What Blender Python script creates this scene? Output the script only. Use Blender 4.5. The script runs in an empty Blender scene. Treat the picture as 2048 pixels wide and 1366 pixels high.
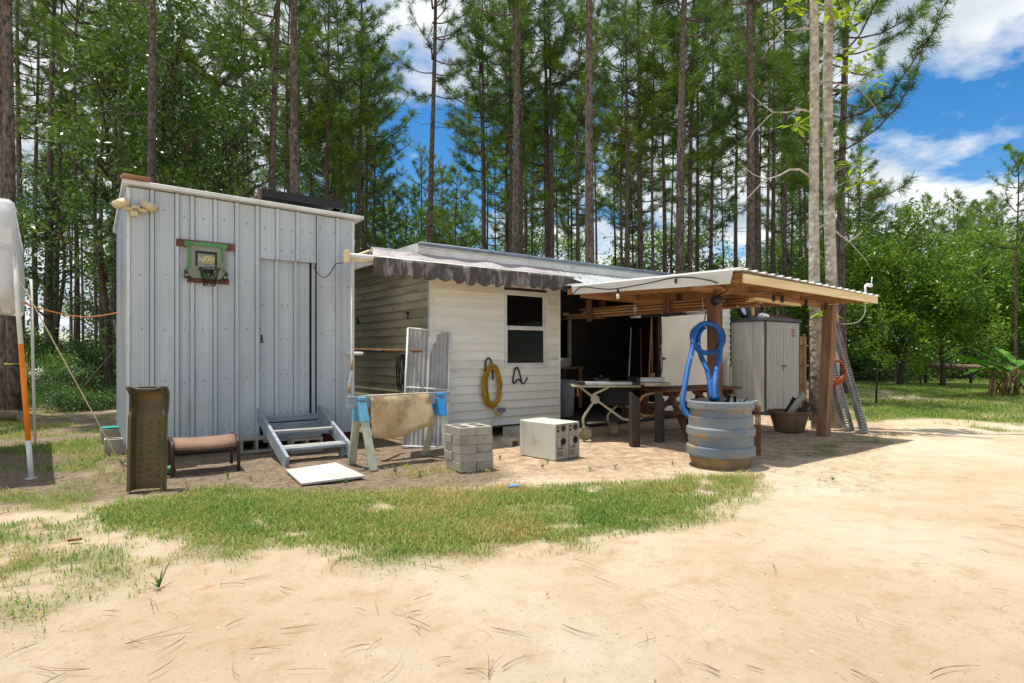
import bpy, bmesh, math, random
import numpy as np
from mathutils import Vector, Matrix, Quaternion

random.seed(7)
RNG = np.random.default_rng(11)
scene = bpy.context.scene
COL = scene.collection

# ------------------------------------------------------------------ camera, sky, sun, exposure
F, HY, EYE = 1215.0, 708.0, 1.25          # focal length in photo pixels, horizon row, eye height (m)
cam_data = bpy.data.cameras.new('camera')
cam = bpy.data.objects.new('camera', cam_data)
COL.objects.link(cam)
cam.location = (0, 0, EYE)
cam.rotation_euler = (math.radians(90), 0, 0)
cam_data.sensor_width = 36.0
cam_data.lens = 36.0 * F / 2048.0
cam_data.shift_y = (HY - 683.0) / 2048.0
cam_data.clip_start = 0.05
cam_data.clip_end = 3000
scene.camera = cam

SUN_FROM = Vector((-0.20, 0.07, 1.0)).normalized()      # direction towards the sun
SUN_EL = math.asin(SUN_FROM.z)
SUN_ROT = math.atan2(SUN_FROM.x, SUN_FROM.y)
SKY_STRENGTH = 0.15
sun_data = bpy.data.lights.new('sun', 'SUN')
sun_data.energy = 4.9
sun_data.angle = math.radians(0.53)
sun_data.color = (1.0, 0.955, 0.88)
sun = bpy.data.objects.new('sun', sun_data)
COL.objects.link(sun)
sun.location = (0, 0, 30)
sun.rotation_euler = (-SUN_FROM).to_track_quat('-Z', 'Y').to_euler()

world = bpy.data.worlds.new('World')
scene.world = world
world.use_nodes = True
wn, wl = world.node_tree.nodes, world.node_tree.links
wn.clear()
w_out = wn.new('ShaderNodeOutputWorld')
w_bg = wn.new('ShaderNodeBackground')
w_bg.inputs['Strength'].default_value = SKY_STRENGTH
w_sky = wn.new('ShaderNodeTexSky')
w_sky.sky_type = 'NISHITA'
w_sky.sun_disc = False
w_sky.sun_elevation = SUN_EL
w_sky.sun_rotation = SUN_ROT
w_sky.air_density = 1.0
w_sky.dust_density = 0.6
w_sky.ozone_density = 2.0
w_hsv = wn.new('ShaderNodeHueSaturation')
w_hsv.inputs['Saturation'].default_value = 1.45
w_hsv.inputs['Value'].default_value = 0.9
wl.new(w_sky.outputs[0], w_hsv.inputs['Color'])
w_tc = wn.new('ShaderNodeTexCoord')
w_sep = wn.new('ShaderNodeSeparateXYZ')
wl.new(w_tc.outputs['Generated'], w_sep.inputs[0])
def wmath(op, a, b=None):
    n = wn.new('ShaderNodeMath'); n.operation = op
    for i, v in enumerate((a, b)):
        if v is None: continue
        if isinstance(v, (int, float)): n.inputs[i].default_value = v
        else: wl.new(v, n.inputs[i])
    return n.outputs[0]
zc = wmath('ADD', wmath('MAXIMUM', w_sep.outputs[2], 0.0), 0.22)
w_cmb = wn.new('ShaderNodeCombineXYZ')
wl.new(wmath('DIVIDE', w_sep.outputs[0], zc), w_cmb.inputs[0])
wl.new(wmath('DIVIDE', w_sep.outputs[1], zc), w_cmb.inputs[1])
CLOUD_SHIFT = (1.7, 4.2, 0.0)
w_map = wn.new('ShaderNodeMapping')
w_map.inputs['Location'].default_value = CLOUD_SHIFT
wl.new(w_cmb.outputs[0], w_map.inputs[0])
w_n1 = wn.new('ShaderNodeTexNoise')
w_n1.inputs['Scale'].default_value = 1.0
w_n1.inputs['Detail'].default_value = 9
w_n1.inputs['Roughness'].default_value = 0.56
wl.new(w_map.outputs[0], w_n1.inputs['Vector'])
w_r1 = wn.new('ShaderNodeValToRGB')
w_r1.color_ramp.elements[0].position = 0.45
w_r1.color_ramp.elements[1].position = 0.515
wl.new(w_n1.outputs['Fac'], w_r1.inputs[0])
w_n2 = wn.new('ShaderNodeTexNoise')
w_n2.inputs['Scale'].default_value = 2.1
w_n2.inputs['Detail'].default_value = 5
wl.new(w_map.outputs[0], w_n2.inputs['Vector'])
w_r2 = wn.new('ShaderNodeValToRGB')
w_r2.color_ramp.elements[0].position = 0.35
w_r2.color_ramp.elements[0].color = (3.0, 3.6, 4.2, 1)
w_r2.color_ramp.elements[1].position = 0.60
w_r2.color_ramp.elements[1].color = (6.6, 6.7, 6.8, 1)
wl.new(w_n2.outputs['Fac'], w_r2.inputs[0])
w_mix = wn.new('ShaderNodeMix'); w_mix.data_type = 'RGBA'
wl.new(w_r1.outputs[0], w_mix.inputs[0])
wl.new(w_hsv.outputs[0], w_mix.inputs[6])
wl.new(w_r2.outputs[0], w_mix.inputs[7])
wl.new(w_mix.outputs[2], w_bg.inputs['Color'])
wl.new(w_bg.outputs[0], w_out.inputs[0])

vs = scene.view_settings
vs.view_transform = 'Standard'
try: vs.look = 'None'
except Exception: pass
vs.exposure = 0.17
vs.gamma = 1.0
vs.use_curve_mapping = False
scene.cycles.max_bounces = 7
scene.cycles.transparent_max_bounces = 8
scene.cycles.use_denoising = True

# ------------------------------------------------------------------ helpers
def S(r, g, b):
    """sRGB 0-255 to linear"""
    def c(v):
        v /= 255.0
        return v / 12.92 if v <= 0.04045 else ((v + 0.055) / 1.055) ** 2.4
    return (c(r), c(g), c(b))

def spot(px, py, z=0.0):
    """the world point at height z that the survey photo shows at (px, py)"""
    Y = (EYE - z) * F / (py - HY)
    return Vector(((px - 1024.0) / F * Y, Y, z))

def at(px, py, Y):
    return Vector(((px - 1024.0) / F * Y, Y, EYE - (py - HY) * Y / F))

def rotz(v, a):
    c, s = math.cos(a), math.sin(a)
    return Vector((v[0]*c - v[1]*s, v[0]*s + v[1]*c, v[2]))

class MB:
    """collects faces; build() links them as one mesh object"""
    def __init__(s):
        s.v, s.f, s.m = [], [], []
    def add(s, vs_, fs, mat=0):
        o = len(s.v)
        s.v.extend([tuple(p) for p in vs_])
        for f in fs:
            s.f.append(tuple(o + i for i in f)); s.m.append(mat)
        return s
    def box(s, lo, hi, mat=0, M=None):
        (x0, y0, z0), (x1, y1, z1) = lo, hi
        P = [Vector(p) for p in ((x0,y0,z0),(x1,y0,z0),(x1,y1,z0),(x0,y1,z0),(x0,y0,z1),(x1,y0,z1),(x1,y1,z1),(x0,y1,z1))]
        if M is not None: P = [M @ p for p in P]
        return s.add(P, [(0,3,2,1),(4,5,6,7),(0,1,5,4),(1,2,6,5),(2,3,7,6),(3,0,4,7)], mat)
    def bar(s, a, b, w, h, up=(0,0,1), mat=0):
        """a plank from a to b: w across, h along up"""
        a, b = Vector(a), Vector(b); d = b - a; L = d.length; d.normalize()
        u = Vector(up); u = (u - d * u.dot(d))
        if u.length < 1e-4: u = Vector((0,1,0)) - d * d.y
        u.normalize(); r = d.cross(u)
        P = []
        for t in (0, L):
            for (i, j) in ((-1,-1),(1,-1),(1,1),(-1,1)):
                P.append(a + d*t + r*(i*w/2) + u*(j*h/2))
        return s.add(P, [(0,1,2,3),(7,6,5,4),(0,4,5,1),(1,5,6,2),(2,6,7,3),(3,7,4,0)], mat)
    def tube(s, pts, r, seg=8, mat=0, closed=False, caps=True):
        pts = [Vector(p) for p in pts]; n = len(pts)
        rs = r if isinstance(r, (list, tuple)) else [r]*n
        ring = []
        prev = None
        for i, p in enumerate(pts):
            if closed: t = pts[(i+1) % n] - pts[i-1]
            else: t = pts[min(i+1, n-1)] - pts[max(i-1, 0)]
            if t.length < 1e-9: t = Vector((0,0,1))
            t.normalize()
            if prev is None:
                a = Vector((0,0,1)) if abs(t.z) < .9 else Vector((1,0,0))
                u = a - t*a.dot(t)
            else:
                u = prev - t*prev.dot(t)
            u.normalize(); prev = u; w = t.cross(u)
            ring.append([p + (u*math.cos(k*2*math.pi/seg) + w*math.sin(k*2*math.pi/seg))*rs[i] for k in range(seg)])
        V = [q for rr in ring for q in rr]
        fs = []
        for i in range(n if closed else n-1):
            j = (i+1) % n
            for k in range(seg):
                fs.append((i*seg+k, i*seg+(k+1) % seg, j*seg+(k+1) % seg, j*seg+k))
        if caps and not closed:
            fs.append(tuple(range(seg))[::-1]); fs.append(tuple((n-1)*seg+k for k in range(seg)))
        return s.add(V, fs, mat)
    def lathe(s, prof, seg=24, mat=0, M=None, cap0=True, cap1=True):
        V = []
        for (r, z) in prof:
            for k in range(seg):
                a = k*2*math.pi/seg
                p = Vector((r*math.cos(a), r*math.sin(a), z))
                V.append(M @ p if M is not None else p)
        fs = []
        n = len(prof)
        for i in range(n-1):
            for k in range(seg):
                fs.append((i*seg+k, i*seg+(k+1) % seg, (i+1)*seg+(k+1) % seg, (i+1)*seg+k))
        if cap0: fs.append(tuple(range(seg))[::-1])
        if cap1: fs.append(tuple((n-1)*seg+k for k in range(seg)))
        return s.add(V, fs, mat)
    def sheet(s, grid, mat=0, thick=0.0):
        """grid: rows of points; thick gives a back layer"""
        nr, nc = len(grid), len(grid[0])
        V = [Vector(p) for row in grid for p in row]
        fs = [(i*nc+j, i*nc+j+1, (i+1)*nc+j+1, (i+1)*nc+j) for i in range(nr-1) for j in range(nc-1)]
        if thick:
            N = [Vector() for _ in V]
            for f in fs:
                n = (V[f[1]]-V[f[0]]).cross(V[f[3]]-V[f[0]])
                for i in f: N[i] += n
            o = len(V)
            V = V + [p - (n.normalized()*thick if n.length > 0 else n) for p, n in zip(V, N)]
            fs2 = [tuple(o+i for i in f[::-1]) for f in fs]
            edge = []
            for j in range(nc-1):
                edge.append((j+1, j, o+j, o+j+1)); b = (nr-1)*nc
                edge.append((b+j, b+j+1, o+b+j+1, o+b+j))
            for i in range(nr-1):
                a, b = i*nc, (i+1)*nc
                edge.append((a, b, o+b, o+a)); edge.append((b+nc-1, a+nc-1, o+a+nc-1, o+b+nc-1))
            fs = fs + fs2 + edge
        return s.add(V, fs, mat)
    def mesh(s, name, mats, smooth=False, bevel=0.0, auto=None):
        me = bpy.data.meshes.new(name)
        me.from_pydata(s.v, [], s.f)
        for m in (mats if isinstance(mats, (list, tuple)) else [mats]): me.materials.append(m)
        me.polygons.foreach_set('material_index', s.m)
        if bevel or True:
            bm = bmesh.new(); bm.from_mesh(me)
            if bevel:
                es = [e for e in bm.edges if len(e.link_faces) == 2 and e.calc_face_angle(0) > 0.6]
                bmesh.ops.bevel(bm, geom=es, offset=bevel, segments=1, affect='EDGES', clamp_overlap=True)
            bmesh.ops.recalc_face_normals(bm, faces=bm.faces)
            bm.to_mesh(me); bm.free()
        if smooth:
            me.polygons.foreach_set('use_smooth', [True]*len(me.polygons))
            if auto:
                try: me.set_sharp_from_angle(angle=math.radians(auto))
                except Exception: pass
        me.update()
        return me
    def build(s, name, mats, parent=None, loc=None, rz=0.0, smooth=False, bevel=0.0, auto=None):
        o = bpy.data.objects.new(name, s.mesh(name, mats, smooth, bevel, auto))
        COL.objects.link(o)
        if parent is not None: o.parent = parent
        if loc is not None: o.location = loc
        if rz: o.rotation_euler[2] = rz
        return o

def tag(o, label, cat=None, group=None, kind=None):
    if label: o['label'] = label
    if cat: o['category'] = cat
    if group: o['group'] = group
    if kind: o['kind'] = kind
    return o

def thing(name, label, cat, loc=(0,0,0), rz=0.0, group=None):
    o = bpy.data.objects.new(name, None); COL.objects.link(o)
    o.empty_display_size = 0.2
    o.location = loc; o.rotation_euler = (0, 0, rz)
    return tag(o, label, cat, group)

def inst(name, me, parent=None, loc=(0,0,0), rz=0.0, rot=None, scale=None):
    o = bpy.data.objects.new(name, me); COL.objects.link(o)
    if parent is not None: o.parent = parent
    o.location = loc
    o.rotation_euler = rot if rot is not None else (0, 0, rz)
    if scale is not None: o.scale = scale if not isinstance(scale, (int, float)) else (scale,)*3
    return o

def loc_frame(o):
    """world point -> local point of thing o (translation + z rotation)"""
    a, L = o.rotation_euler[2], Vector(o.location)
    return lambda p: rotz(Vector(p) - L, -a)

def smooth_path(pts, n=6):
    """Catmull-Rom through pts"""
    P = [Vector(p) for p in pts]
    P = [P[0]*2 - P[1]] + P + [P[-1]*2 - P[-2]]
    out = []
    for i in range(1, len(P)-2):
        for k in range(n):
            t = k/n
            a, b, c, d = P[i-1], P[i], P[i+1], P[i+2]
            out.append(0.5*((2*b) + (c-a)*t + (2*a-5*b+4*c-d)*t*t + (3*b-a-3*c+d)*t**3))
    out.append(P[-2])
    return out

# ------------------------------------------------------------------ materials
def ramp(nt, src, p0, c0, p1, c1):
    r = nt.nodes.new('ShaderNodeValToRGB')
    e = r.color_ramp.elements
    e[0].position, e[1].position = p0, p1
    e[0].color = (*c0, 1) if len(c0) == 3 else c0
    e[1].color = (*c1, 1) if len(c1) == 3 else c1
    nt.links.new(src, r.inputs[0])
    return r.outputs[0]

def noise(nt, vec, sc, det=5, rough=0.55, dist=0.0):
    n = nt.nodes.new('ShaderNodeTexNoise')
    n.inputs['Scale'].default_value = sc; n.inputs['Detail'].default_value = det
    n.inputs['Roughness'].default_value = rough; n.inputs['Distortion'].default_value = dist
    if vec is not None: nt.links.new(vec, n.inputs['Vector'])
    return n.outputs['Fac']

def mixc(nt, fac, a, b, mode='MIX'):
    m = nt.nodes.new('ShaderNodeMix'); m.data_type = 'RGBA'; m.blend_type = mode
    for i, v in ((0, fac), (6, a), (7, b)):
        if isinstance(v, (int, float)): m.inputs[i].default_value = v
        elif isinstance(v, tuple): m.inputs[i].default_value = (*v[:3], 1)
        else: nt.links.new(v, m.inputs[i])
    return m.outputs[2]

def pm(name, c1, c2=None, sc=5.0, rough=0.6, metal=0.0, bump=0.0, bsc=60.0, stretch=(1,1,1), spots=None, spots2=None,
       spec=0.4, trans=0.0, lo=0.35, hi=0.65, coord='Object', bdist=0.01, var=0.0, coat=0.0):
    m = bpy.data.materials.new(name); m.use_nodes = True
    nt = m.node_tree; b = nt.nodes['Principled BSDF']
    tc = nt.nodes.new('ShaderNodeTexCoord')
    mp = nt.nodes.new('ShaderNodeMapping'); mp.inputs['Scale'].default_value = stretch
    nt.links.new(tc.outputs[coord], mp.inputs[0])
    vec = mp.outputs[0]
    if var:
        oi = nt.nodes.new('ShaderNodeObjectInfo')
        ad = nt.nodes.new('ShaderNodeVectorMath'); ad.operation = 'ADD'
        sc_ = nt.nodes.new('ShaderNodeMath'); sc_.operation = 'MULTIPLY'; sc_.inputs[1].default_value = 37.0
        nt.links.new(oi.outputs['Random'], sc_.inputs[0])
        nt.links.new(vec, ad.inputs[0]); nt.links.new(sc_.outputs[0], ad.inputs[1])
        vec = ad.outputs[0]
    c2 = c2 or tuple(v*0.8 for v in c1)
    col = ramp(nt, noise(nt, vec, sc, 6, 0.6), lo, c1, hi, c2)
    for sp in (spots, spots2):
        if sp:
            c, s2, a, z = sp
            fac = ramp(nt, noise(nt, vec, s2, 7, 0.65), a, (0,0,0), z, (1,1,1))
            col = mixc(nt, fac, col, c)
    if var:
        hs = nt.nodes.new('ShaderNodeHueSaturation')
        mr = nt.nodes.new('ShaderNodeMapRange'); mr.inputs[3].default_value = 1-var; mr.inputs[4].default_value = 1+var
        nt.links.new(oi.outputs['Random'], mr.inputs[0]); nt.links.new(mr.outputs[0], hs.inputs['Value'])
        nt.links.new(col, hs.inputs['Color']); col = hs.outputs[0]
    nt.links.new(col, b.inputs['Base Color'])
    b.inputs['Roughness'].default_value = rough
    b.inputs['Metallic'].default_value = metal
    b.inputs['Specular IOR Level'].default_value = spec
    if coat: b.inputs['Coat Weight'].default_value = coat
    if bump:
        bp = nt.nodes.new('ShaderNodeBump'); bp.inputs['Strength'].default_value = bump; bp.inputs['Distance'].default_value = bdist
        nt.links.new(noise(nt, vec, bsc, 6, 0.6), bp.inputs['Height'])
        nt.links.new(bp.outputs[0], b.inputs['Normal'])
    if trans:
        tr = nt.nodes.new('ShaderNodeBsdfTranslucent'); nt.links.new(col, tr.inputs['Color'])
        ms = nt.nodes.new('ShaderNodeMixShader'); ms.inputs[0].default_value = trans
        nt.links.new(b.outputs[0], ms.inputs[1]); nt.links.new(tr.outputs[0], ms.inputs[2])
        nt.links.new(ms.outputs[0], nt.nodes['Material Output'].inputs[0])
    return m

M = {}
M['shed_metal'] = pm('shed_metal', S(196,203,207), S(176,184,189), sc=1.6, rough=0.45, metal=0.0, bump=0.10, bsc=4, stretch=(1,1,.22),
                     spots=(S(156,154,140), 2.6, .60, .86), spots2=(S(122,104,82), 7.0, .70, .84), spec=.35, bdist=.02)
M['screw'] = pm('screw', S(70,70,72), rough=.5, metal=.5)
M['white_trim'] = pm('white_trim', S(226,226,222), S(200,200,192), sc=3, rough=.5, spots=(S(120,112,96), 6, .62, .85))
M['siding'] = pm('siding', S(236,234,224), S(220,217,203), sc=1.6, rough=.55, bump=.05, bsc=30, stretch=(.5,.5,2), spots=(S(150,142,112), 2.2, .60, .86), var=.035)
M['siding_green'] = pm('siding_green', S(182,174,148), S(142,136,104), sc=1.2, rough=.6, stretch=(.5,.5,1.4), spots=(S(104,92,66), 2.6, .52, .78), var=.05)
M['wood_new'] = pm('wood_new', S(178,136,94), S(138,98,64), sc=3, rough=.75, stretch=(.6,9,9), bump=.1, bsc=30, var=.12)
M['wood_post'] = pm('wood_post', S(154,118,84), S(110,82,58), sc=2.4, rough=.75, stretch=(7,7,.5), bump=.15, bsc=25, spots=(S(78,54,36), 3, .58, .75))
M['wood_brown'] = pm('wood_brown', S(118,78,54), S(84,54,38), sc=3, rough=.75, stretch=(8,8,.8), bump=.12, bsc=25, var=.1)
M['wood_grey'] = pm('wood_grey', S(186,184,176), S(150,148,140), sc=3, rough=.8, stretch=(1,8,8), bump=.15, bsc=25, spots=(S(96,92,80), 4, .58, .8), var=.06)
M['wood_slate'] = pm('wood_slate', S(164,172,180), S(126,136,148), sc=2.6, rough=.75, stretch=(1,6,6), bump=.12, bsc=25, spots=(S(190,186,172), 5, .58, .72), var=.05)
M['wood_dark'] = pm('wood_dark', S(74,64,58), S(50,42,38), sc=3, rough=.8, stretch=(8,8,.8), bump=.15, bsc=25)
M['wood_leg'] = pm('wood_leg', S(196,194,172), S(160,162,138), sc=3, rough=.8, stretch=(6,6,1), bump=.12, bsc=25, spots=(S(120,124,96), 5, .58, .8))
M['concrete'] = pm('concrete', S(178,170,154), S(150,142,128), sc=4, rough=.92, bump=.35, bsc=90, spots=(S(120,110,92), 7, .6, .8), var=.08, bdist=.006)
M['black'] = pm('black', S(24,24,25), S(34,34,34), rough=.45)
M['black_matte'] = pm('black_matte', S(20,20,20), S(28,27,26), rough=.85)
M['glass_dark'] = pm('glass_dark', S(14,14,15), S(20,20,21), rough=.05, spec=.12)
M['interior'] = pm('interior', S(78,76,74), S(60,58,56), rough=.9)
M['white_panel'] = pm('white_panel', S(238,234,222), S(226,220,204), sc=1.5, rough=.5, spots=(S(176,166,140), 2.5, .66, .9))
M['fascia_white'] = pm('fascia_white', S(236,236,230), S(214,214,206), sc=2, rough=.45, spots=(S(140,132,112), 5, .64, .85), stretch=(.5,.5,2))
M['fascia_cream'] = pm('fascia_cream', S(238,220,176), S(214,190,140), sc=2, rough=.6, stretch=(.4,6,6), spots=(S(190,140,84), 3.5, .60, .8))
M['roof_metal'] = pm('roof_metal', S(214,216,214), S(190,192,188), sc=2, rough=.35, metal=.15, spots=(S(120,110,92), 4, .6, .85))
M['roof_edge'] = pm('roof_edge', S(120,134,148), S(98,110,124), sc=4, rough=.45)
M['solar'] = pm('solar', S(18,18,22), S(30,30,34), rough=.25)
M['beige_plastic'] = pm('beige_plastic', S(226,206,162), S(204,182,138), sc=5, rough=.5)
M['lens'] = pm('lens', S(235,232,215), rough=.2)
M['green_plastic'] = pm('green_plastic', S(84,146,88), S(70,122,78), sc=6, rough=.6, spots=(S(140,142,116), 7, .52, .72))
M['board_grey'] = pm('board_grey', S(150,152,132), S(126,128,108), sc=4, rough=.35, spots=(S(110,104,80), 5, .6, .8))
M['cream_print'] = pm('cream_print', S(226,212,150), rough=.5)
M['slide'] = pm('slide', S(126,96,62), S(82,82,38), sc=1.6, rough=.5, stretch=(1.6,1,1), spots=(S(70,76,26), 2.6, .50, .72), spots2=(S(186,140,108), 1.5, .62, .8), bump=.08, bsc=40)
M['slide_dark'] = pm('slide_dark', S(52,52,50), S(70,66,52), sc=4, rough=.55, spots=(S(110,104,70), 5, .55, .75))
M['sling'] = pm('sling', S(144,114,92), S(126,98,78), sc=4, rough=.8, bump=.2, bsc=240, stretch=(1,1,1))
M['brown_metal'] = pm('brown_metal', S(64,50,44), S(48,38,34), rough=.45)
M['board_white'] = pm('board_white', S(208,206,196), S(184,182,170), sc=3, rough=.7, spots=(S(150,140,118), 4.5, .58, .8))
M['blue_bracket'] = pm('blue_bracket', S(34,132,206), S(52,150,214), sc=5, rough=.5)
M['blue_faded'] = pm('blue_faded', S(120,184,214), S(96,166,202), sc=5, rough=.55)
M['tarp'] = pm('tarp', S(210,186,146), S(176,142,94), sc=2.2, rough=.85, spots=(S(96,64,34), 3.6, .52, .74), spots2=(S(60,38,22), 16, .66, .76), bump=.2, bsc=20)
M['alu'] = pm('alu', S(186,188,192), S(160,164,168), sc=4, rough=.4, metal=.55, spots=(S(120,116,110), 8, .6, .8))
M['lumber'] = pm('lumber', S(178,132,84), S(120,82,50), sc=2, rough=.8, stretch=(.4,9,9), var=.35)
M['grey_sheet'] = pm('grey_sheet', S(186,182,176), S(154,152,148), sc=3, rough=.5, spots=(S(120,112,100), 5, .6, .8))
M['white_pipe'] = pm('white_pipe', S(224,222,212), S(200,198,186), rough=.45)
M['rust_pipe'] = pm('rust_pipe', S(150,110,62), S(106,72,42), sc=8, rough=.75)
M['yellow_cord'] = pm('yellow_cord', S(196,150,24), S(164,120,20), sc=9, rough=.5)
M['grey_plastic'] = pm('grey_plastic', S(120,120,122), S(104,104,106), rough=.55)
M['case_grey'] = pm('case_grey', S(214,214,198), S(198,198,180), sc=2, rough=.5, spots=(S(176,148,108), 2.2, .58, .8))
M['case_metal'] = pm('case_metal', S(168,164,150), S(140,136,122), sc=5, rough=.5, metal=.3, spots=(S(104,92,72), 5, .56, .75))
M['saw_tube'] = pm('saw_tube', S(186,180,158), S(152,144,120), sc=6, rough=.5, metal=.1, spots=(S(120,104,78), 7, .56, .75))
M['saw_handle'] = pm('saw_handle', S(180,142,92), S(150,114,72), sc=8, rough=.6)
M['saw_top'] = pm('saw_top', S(186,150,112), S(156,120,86), sc=6, rough=.6, spots=(S(110,76,50), 6, .56, .75))
M['tyre'] = pm('tyre', S(150,136,112), S(118,106,88), sc=7, rough=.9)
M['rim'] = pm('rim', S(190,172,134), S(150,128,92), sc=8, rough=.7)
M['bin'] = pm('bin', S(136,140,146), S(118,122,128), sc=3, rough=.6)
M['barrel'] = pm('barrel', S(102,116,130), S(136,140,138), sc=2.2, rough=.6, spots=(S(176,136,78), 2.6, .54, .68), spots2=(S(84,88,92), 9, .58, .72), bump=.06, bsc=24, stretch=(1,1,2.2))
M['barrel_mud'] = pm('barrel_mud', S(150,122,88), S(120,98,72), sc=7, rough=.9, bump=.3, bsc=60)
M['hose'] = pm('hose', S(22,96,164), S(14,74,134), sc=6, rough=.6, spots=(S(168,184,194), 12, .60, .70), spots2=(S(40,70,96), 7, .60, .72), bump=.15, bsc=30)
M['rust'] = pm('rust', S(120,66,36), S(78,42,26), sc=18, rough=.9)
M['cab_panel'] = pm('cab_panel', S(200,200,192), S(182,182,174), sc=2.5, rough=.7, stretch=(6,6,.5), bump=.06, bsc=40)
M['cab_door'] = pm('cab_door', S(176,174,166), S(156,154,148), sc=3, rough=.7, stretch=(6,6,.5), bump=.08, bsc=40)
M['cab_frame'] = pm('cab_frame', S(74,76,84), S(60,62,68), rough=.65)
M['sticker_red'] = pm('sticker_red', S(196,30,40), S(178,26,36), rough=.4)
M['sticker_blue'] = pm('sticker_blue', S(30,40,96), S(26,34,84), rough=.4)
M['sticker_white'] = pm('sticker_white', S(226,226,226), rough=.4)
M['pot'] = pm('pot', S(138,112,82), S(110,88,64), sc=4, rough=.85, spots=(S(150,142,118), 5, .56, .72))
M['galv'] = pm('galv', S(158,158,152), S(124,124,120), sc=5, rough=.6, metal=.2, spots=(S(132,82,52), 3.0, .50, .68))
M['orange_leather'] = pm('orange_leather', S(170,84,34), S(126,58,24), sc=6, rough=.6)
M['cam_white'] = pm('cam_white', S(232,232,230), rough=.35)
M['rope'] = pm('rope', S(214,196,156), S(186,166,126), rough=.9)
M['rope_orange'] = pm('rope_orange', S(224,130,60), S(214,150,90), rough=.9)
M['rope_yellow'] = pm('rope_yellow', S(226,206,60), rough=.8)
M['tent'] = pm('tent', S(240,240,238), S(226,228,226), sc=2.5, rough=.6, trans=.25, bump=.35, bsc=5, bdist=.04)
M['pole_white'] = pm('pole_white', S(232,230,226), S(212,210,204), rough=.4)
M['pole_orange'] = pm('pole_orange', S(250,136,20), S(240,124,16), sc=5, rough=.5)
M['awning_top'] = pm('awning_top', S(196,186,184), S(166,156,154), sc=3, rough=.85, trans=.15, spots=(S(110,92,96), 4.5, .58, .75), spots2=(S(228,222,220), 2.5, .6, .75))
M['valance'] = pm('valance', S(98,92,89), S(60,55,52), sc=5, rough=.9, stretch=(1.6,1,.4), trans=.12, spots=(S(186,179,176), 5.0, .50, .72), spots2=(S(40,32,32), 9, .6, .74))
M['brick_red'] = pm('brick_red', S(120,62,48), S(94,48,38), sc=6, rough=.9, bump=.2, bsc=50, var=.12)
M['log'] = pm('log', S(132,112,92), S(96,80,64), sc=5, rough=.95, stretch=(.6,5,5), bump=.4, bsc=14, bdist=.02)
M['log_brown'] = pm('log_brown', S(140,116,98), S(106,86,72), sc=5, rough=.95, stretch=(.6,5,5), bump=.3, bsc=14, bdist=.02)
M['ball_green'] = pm('ball_green', S(50,120,54), S(36,92,44), rough=.45)
M['teal'] = pm('teal', S(40,160,150), rough=.5)
M['blue_litter'] = pm('blue_litter', S(120,150,190), rough=.5)
M['red_tool'] = pm('red_tool', S(150,30,26), rough=.5)

def bark_mat(name, c1, c2, c3, sc=3.0, zs=.45):
    m = bpy.data.materials.new(name); m.use_nodes = True
    nt = m.node_tree; b = nt.nodes['Principled BSDF']
    tc = nt.nodes.new('ShaderNodeTexCoord'); mp = nt.nodes.new('ShaderNodeMapping')
    mp.inputs['Scale'].default_value = (1, 1, zs)
    oi = nt.nodes.new('ShaderNodeObjectInfo')
    nt.links.new(tc.outputs['Object'], mp.inputs[0]); nt.links.new(oi.outputs['Location'], mp.inputs['Location'])
    v = nt.nodes.new('ShaderNodeTexVoronoi'); v.inputs['Scale'].default_value = sc*6; v.feature = 'F1'
    nt.links.new(mp.outputs[0], v.inputs['Vector'])
    n1 = noise(nt, mp.outputs[0], sc*5, 7, .65)
    col = ramp(nt, n1, .34, c1, .62, c2)
    col = mixc(nt, ramp(nt, noise(nt, mp.outputs[0], sc*1.3, 5), .54, (0,0,0), .70, (1,1,1)), col, c3)
    nt.links.new(col, b.inputs['Base Color']); b.inputs['Roughness'].default_value = .95
    b.inputs['Specular IOR Level'].default_value = .15
    ad = nt.nodes.new('ShaderNodeMath'); nt.links.new(n1, ad.inputs[0]); nt.links.new(v.outputs['Distance'], ad.inputs[1])
    bp = nt.nodes.new('ShaderNodeBump'); bp.inputs['Strength'].default_value = .9; bp.inputs['Distance'].default_value = .035
    nt.links.new(ad.outputs[0], bp.inputs['Height']); nt.links.new(bp.outputs[0], b.inputs['Normal'])
    return m
M['pine_bark'] = bark_mat('pine_bark', S(48,42,38), S(124,112,102), S(88,74,64))
M['lichen_bark'] = bark_mat('lichen_bark', S(204,196,180), S(150,138,122), S(82,72,62), 1.7, 1.2)
M['dark_bark'] = bark_mat('dark_bark', S(64,54,44), S(98,86,72), S(80,78,60))

def leaf_mat(name, c1, c2, rough=.5, trans=.35, spec=.4, sc=.8, var=.12):
    m = pm(name, c1, c2, sc=sc, rough=rough, trans=trans, spec=spec, var=var, lo=.38, hi=.62)
    return m
M['needles'] = leaf_mat('needles', S(116,152,40), S(56,92,26), rough=.42, trans=.26, spec=.45, sc=.7)
M['needles_far'] = leaf_mat('needles_far', S(130,164,46), S(68,106,30), rough=.45, trans=.26, spec=.4, sc=.7)
M['leaf_oak'] = leaf_mat('leaf_oak', S(96,130,38), S(44,76,24), rough=.28, trans=.22, spec=.6, sc=1.1)
M['leaf_light'] = leaf_mat('leaf_light', S(132,168,44), S(58,100,28), rough=.42, trans=.32, spec=.4, sc=.9)
M['leaf_bush'] = leaf_mat('leaf_bush', S(96,128,58), S(62,94,44), rough=.45, trans=.35, sc=1.4)
M['leaf_yellow'] = leaf_mat('leaf_yellow', S(168,186,40), S(132,164,36), rough=.4, trans=.45)
M['palmetto'] = leaf_mat('palmetto', S(112,140,70), S(80,112,58), rough=.4, trans=.3)
M['banana'] = leaf_mat('banana', S(140,196,56), S(96,168,50), rough=.35, trans=.45, sc=3)
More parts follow.
